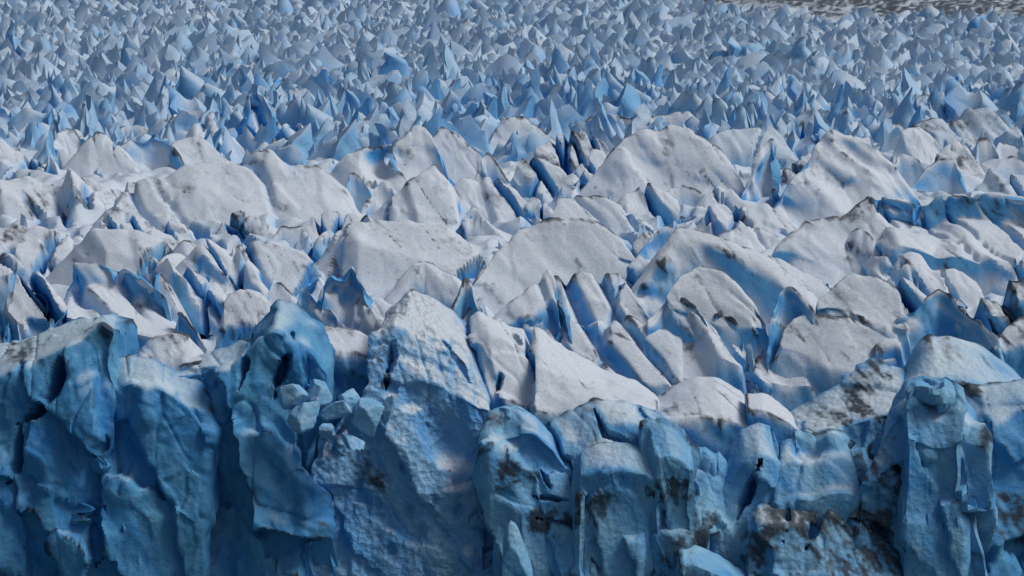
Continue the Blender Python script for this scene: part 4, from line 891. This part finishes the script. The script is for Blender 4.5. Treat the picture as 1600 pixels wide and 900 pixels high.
ice('serac', 'striped dirty slope with two blue slots, right', 285, [(1478, 232), (1492, 216), (1512, 230), (1532, 254), (1546, 282)], [(1495, 270), (1505, 272), (1518, 276), (1532, 280), (1546, 284)], st=1.1, dirt=0.3, cracks=[([(1504, 250), (1510, 272)], 1.2, 2.6), ([(1515, 250), (1524, 268)], 1.0, 2.2)])
ice('serac', 'large grey-striped slab, upper right', 228, [(1424, 196), (1465, 178), (1505, 170), (1528, 167), (1548, 172), (1572, 192)], [(1465, 215), (1485, 218), (1505, 222), (1528, 222), (1550, 220), (1572, 222)], st=1.2, dirt=0.35, rough=0.8, flute=1.5, mat=M_FAR)
ice('serac', 'grey scooped slab at the upper right edge', 226, [(1538, 212), (1562, 196), (1590, 190), (1602, 184), (1660, 190)], sw=1.6, dirt=0.35, rough=0.7, mat=M_FAR)
ice('serac', 'notched white block with blue hollow below the grey-striped slab', 252, [(1522, 250), (1528, 212), (1540, 208), (1550, 222), (1558, 245)], sw=2, rough=0.6, dents=[(1545, 232, 3, -2)])
ice('serac', 'pale blue angular face at the right edge', 280, [(1542, 278), (1556, 254), (1572, 240), (1585, 236), (1604, 246), (1660, 240)], sw=3, rough=0.4, slots=0)
ice('serac', 'small blue notched block above the pale angular face', 248, [(1552, 240), (1562, 216), (1585, 222), (1602, 234), (1650, 236)], sw=2.4, rough=0.7)
ice('serac', 'low grey-blue slope along the plateau\'s upper edge, right', 302, [(1515, 292), (1545, 276), (1575, 272), (1602, 258), (1660, 262)], sw=1.0, rough=0.6, mat=M_FAR, dirt=0.15)
ice('spire', 'pointed tusk of ice', 232, parent=cone, crest= [(1262, 232), (1282, 212), (1298, 190), (1304, 174), (1308, 192), (1312, 214)], sw=3, rough=0.4, slots=0)
ice('serac', 'thin pale post of ice left of the tusk', 240, [(1244, 238), (1250, 190), (1254, 176), (1257, 192), (1262, 236)], sw=6, rough=0.3, slots=0)
ice('serac', 'lacy white crest behind the fluted cone', 214, [(1306, 205), (1325, 190), (1345, 180), (1356, 186), (1368, 200)], sw=2, rough=0.8)
ice('serac', 'long pale rippled ridge far behind the tusk', 188, [(1206, 172), (1238, 150), (1266, 140), (1282, 150), (1300, 172)], sw=1.6, rough=0.7, mat=M_FAR, flute=1.5)
ice('serac', 'pale rippled ridge right of the first rippled one, upper right', 192, [(1294, 176), (1316, 152), (1340, 160), (1362, 160), (1385, 172), (1400, 186)], sw=1.6, rough=0.7, mat=M_FAR)
ice('serac', 'comb-topped blue wall, upper right', 178, [(1424, 160), (1440, 144), (1465, 140), (1490, 146), (1508, 146), (1522, 164)], sw=4, rough=0.7, slots=0, mat=M_FAR)
ice('serac', 'small dusty tent of ice above the dusty slope, upper right', 208, [(1372, 202), (1390, 192), (1402, 188), (1416, 198), (1424, 206)], sw=1.5, rough=0.6, dirt=0.2)
ice('serac', 'white hummocks with a dark slot left of the broad white face', 368, [(1092, 330), (1120, 316), (1158, 318), (1198, 312), (1228, 330), (1248, 352)], [(1105, 350), (1128, 356), (1158, 360), (1195, 362), (1225, 364), (1250, 366)], st=0.9, rough=0.9, cracks=[([(1130, 328), (1130, 352)], 1.4, 3.4), ([(1178, 345), (1180, 365)], 1.2, 2.6)])
ice('serac', 'white spurs with blue gashes above the split leaf, right of centre', 398, [(1120, 372), (1150, 352), (1185, 350), (1212, 365), (1232, 385)], [(1130, 386), (1155, 390), (1185, 394), (1210, 396), (1235, 398)], st=1.0, rough=0.9, cracks=[([(1178, 352), (1182, 385)], 1.2, 3.0), ([(1152, 365), (1156, 385)], 1.0, 2.4)])
ice('serac', 'white tail under the broad white face, running right', 458, [(1200, 392), (1225, 402), (1250, 418), (1278, 430), (1302, 442)], [(1215, 425), (1235, 435), (1255, 445), (1275, 452), (1300, 456)], st=0.8, rough=0.6, slots=0.3)

# ------------------------------------------------------------------ the crowded field of small seracs behind
SHAPES = ['needle-like', 'broad', 'leaning', 'blunt', 'twin-topped', 'ragged', 'fin-like', 'hooked', 'stout', 'slanting', 'sharp', 'wedge-shaped']


def small_serac(seed, nc, nr):
    """unit serac: about 1 wide, 1 tall; a jagged crest with a steep face and a ramp"""
    rs = np.random.RandomState(500 + seed)
    u = np.linspace(-1, 1, nc); v = np.linspace(-1, 1, nr)
    peak = rs.uniform(-0.6, 0.4)
    env = np.where(u < peak, (u + 1) / (peak + 1), (1 - u) / (1 - peak)) ** rs.uniform(0.5, 1.0)
    fr = rs.uniform(1.6, 3.4)
    teeth = 1 - np.abs(2 * ((u * fr + rs.rand() + 0.25 * perlin(u * 3 + seed, 0 * u + 0.2, 0 * u)) % 1) - 1)
    hc = env * (1 - rs.uniform(0.15, 0.55) * (1 - teeth ** 0.8))
    if seed % 12 in (3, 8):
        hc = np.minimum(hc, rs.uniform(0.55, 0.75))
    hc = hc * (1 + 0.25 * perlin(u * 6.3 + seed * 3.7, 0 * u + 0.5, 0 * u + 0.3))
    sp = rs.uniform(0.9, 1.6, 2)
    cv = rs.uniform(-0.25, 0.25)
    av = np.abs(v)
    prof = np.where(v < 0, (1 - av) ** sp[0], (1 - av) ** sp[1])
    z = hc[None] * prof[:, None]
    wgt = (1 - 0.25 * z)
    x = 0.5 * u[None] * wgt + rs.uniform(-0.16, 0.2) * z + 0 * z
    y = 0.42 * (np.sign(v) * av ** 0.8)[:, None] * (0.6 + 0.4 * hc[None]) + 0.35 * rs.uniform(-1, 1) * u[None] + cv * z
    n1 = perlin(x * 4 + seed * 5.1, y * 4, z * 3); n2 = np.abs(perlin(x * 7 + seed, y * 7, z * 3 + 2))
    x = x + 0.07 * n1; y = y + 0.09 * perlin(x * 5, y * 5 + seed * 2.2, z * 4) - 0.08 * n2; z = z * (1 + 0.15 * n1)
    fa = facets(x * 3.1 + seed * 1.7, y * 3.1, z * 2.6)
    y = y + 0.06 * fa; x = x + 0.035 * fa
    G = np.stack([x, y, z * 1.0 - 0.12], -1)
    return G


def small_attrs(G, seed, dirt):
    N = out_normals(G)
    big = G * 11.0 + np.array([seed * 37.0, 0, 0])
    return surface(big, N, np.full(G.shape[:2], dirt), 0.14, 0.72, soft=1, edge=0.25)


def field():
    rs = np.random.RandomState(21)
    spots = []
    D = 385.0
    row = 0
    while D < 2300:
        step = 9.5 if D < 700 else (9.5 + 3.5 * sstep(900, 1800, D))
        half = 0.232 * D + 14
        n = int(2 * half / step)
        for k in range(n):
            x = -half + (k + 0.5 * (row % 2) + rs.uniform(-0.45, 0.45)) * step
            y = D + rs.uniform(-0.45, 0.45) * step
            c = sum((int((x + a) // 2), int((y + b) // 2)) in COVER for a in (-3, 0, 3) for b in (-3, 0, 3))
            if c > (0 if D < 560 else 3) or (D < 620 and rs.rand() < 0.75):
                continue
            if y > np.interp(x / y, [0.02, 0.07, 0.139, 0.22], [2300, 1800, 1520, 1450]) + 40 * math.sin(x / 37.0) + rs.uniform(-40, 40):
                continue                                     # the dusty rippled ice further up has no pinnacles
            g = float(perlin(x / 60, y / 90, 0.7))
            h = (4.5 if D < 620 else 8.6 + 2.5 * (1 - sstep(690, 1000, D))) * (1 + 0.55 * g) * rs.uniform(0.65, 1.45)
            w_ = h * rs.uniform(1.2, 2.4)
            if rs.rand() < 0.10 and D > 700:
                h *= 1.35; w_ *= 1.5
            spots.append((x, y, h, w_, rs.randint(24), (rs.uniform(-0.95, -0.3) if rs.rand() < 0.8 else rs.uniform(-0.3, 0.5)) + (math.pi if rs.rand() < 0.5 else 0), rs.uniform(0.35, 0.8)))
        D += step * 0.95
        row += 1
    spots.sort(key=lambda q: -(q[2] * q[3]) / q[1] ** 2)
    near = sorted(spots[:300], key=lambda q: q[1])
    rest = spots[300:]
    variants = []
    for sd_ in range(24):
        G = small_serac(sd_, 21, 19)
        variants.append(mesh_from('small_serac', G.reshape(-1, 3), grid_faces(*G.shape[:2]), M_FAR, small_attrs(G, sd_, 0.05 + 0.2 * (sd_ % 5 == 0)), sharp=66))
        if sum(p.normal.z for p in variants[-1].polygons) < 0: variants[-1].flip_normals()
    made = []
    zones = ['at the left edge', 'left of centre', 'near the centre', 'right of centre', 'at the right edge']
    for (x, y, h, w_, sd_, rot, dpt) in near:
        t = (x / y + 0.222) / 0.444
        zone = zones[int(np.clip(t * 5, 0, 4))]
        band = 'between the large seracs' if y < 700 else ('in the field\'s front rows' if y < 880 else 'in the field\'s middle rows' if y < 1150 else 'in the field\'s far rows')
        o = link('small_serac', variants[sd_], label='%s %s small serac %s, %s' % (SHAPES[sd_ % 12], 'white' if sd_ < 12 else 'bluish', band, zone),
                 cat='serac', group='small seracs crowding the glacier', loc=(x, y, -4.0))
        o.rotation_euler = (0, 0, rot)
        o.scale = (w_, w_ * dpt, h + 3)
        made.append(o)
    same = {}
    for o in made: same.setdefault(o['label'], []).append(o)
    for lab, os_ in same.items():                        # look-alikes of one place: told apart from left to right
        os_.sort(key=lambda o: o.location.x / o.location.y)
        names = {1: [''], 2: [', left one', ', right one'], 3: [', left one', ', middle one', ', right one']}.get(len(os_))
        if names is None:
            names = [', %s from left' % q for q in ('first', 'second', 'third', 'fourth', 'fifth', 'sixth', 'seventh', 'eighth', 'ninth', 'tenth')]
        for o, q in zip(os_, names): o['label'] = lab + q
    Vs, Fs, A, off = [], [], dict(crust=[], tint=[], dirt=[]), 0
    low = []
    for sd_ in range(24):
        pair = []
        for nc, nr in ((11, 9), (7, 7)):
            G = small_serac(sd_, nc, nr)
            F = grid_faces(nc=G.shape[1], nr=G.shape[0])
            n = np.cross(G[0, 1] - G[0, 0], G[1, 0] - G[0, 0])
            if out_normals(G) is not None and normals(G)[..., 2].mean() < 0: F = F[:, ::-1]
            pair.append((G.reshape(-1, 3), F, small_attrs(G, sd_, 0.1)))
        low.append(pair)
    for (x, y, h, w_, sd_, rot, dpt) in rest:
        G, F, at_ = low[sd_][0 if y < 900 else 1]
        c, s_ = math.cos(rot), math.sin(rot)
        V = G * np.array([w_, w_ * dpt, h + 3])
        V = np.stack([V[:, 0] * c - V[:, 1] * s_ + x, V[:, 0] * s_ + V[:, 1] * c + y, V[:, 2] - 4.0], -1)
        Vs.append(V); Fs.append(F + off); off += len(V)
        for k in A: A[k].append(at_[k])
    me = mesh_from('far_seracs', np.concatenate(Vs), np.concatenate(Fs), M_FAR, {k: np.concatenate(v) for k, v in A.items()}, sharp=66)
    link('far_seracs', me, label='countless small pale blue seracs filling the glacier to the far distance', cat='seracs', kind='stuff')
    print('FIELD', len(spots), 'tris', sum(len(o.data.polygons) * 2 for o in bpy.data.objects if o.type == 'MESH'))


field()
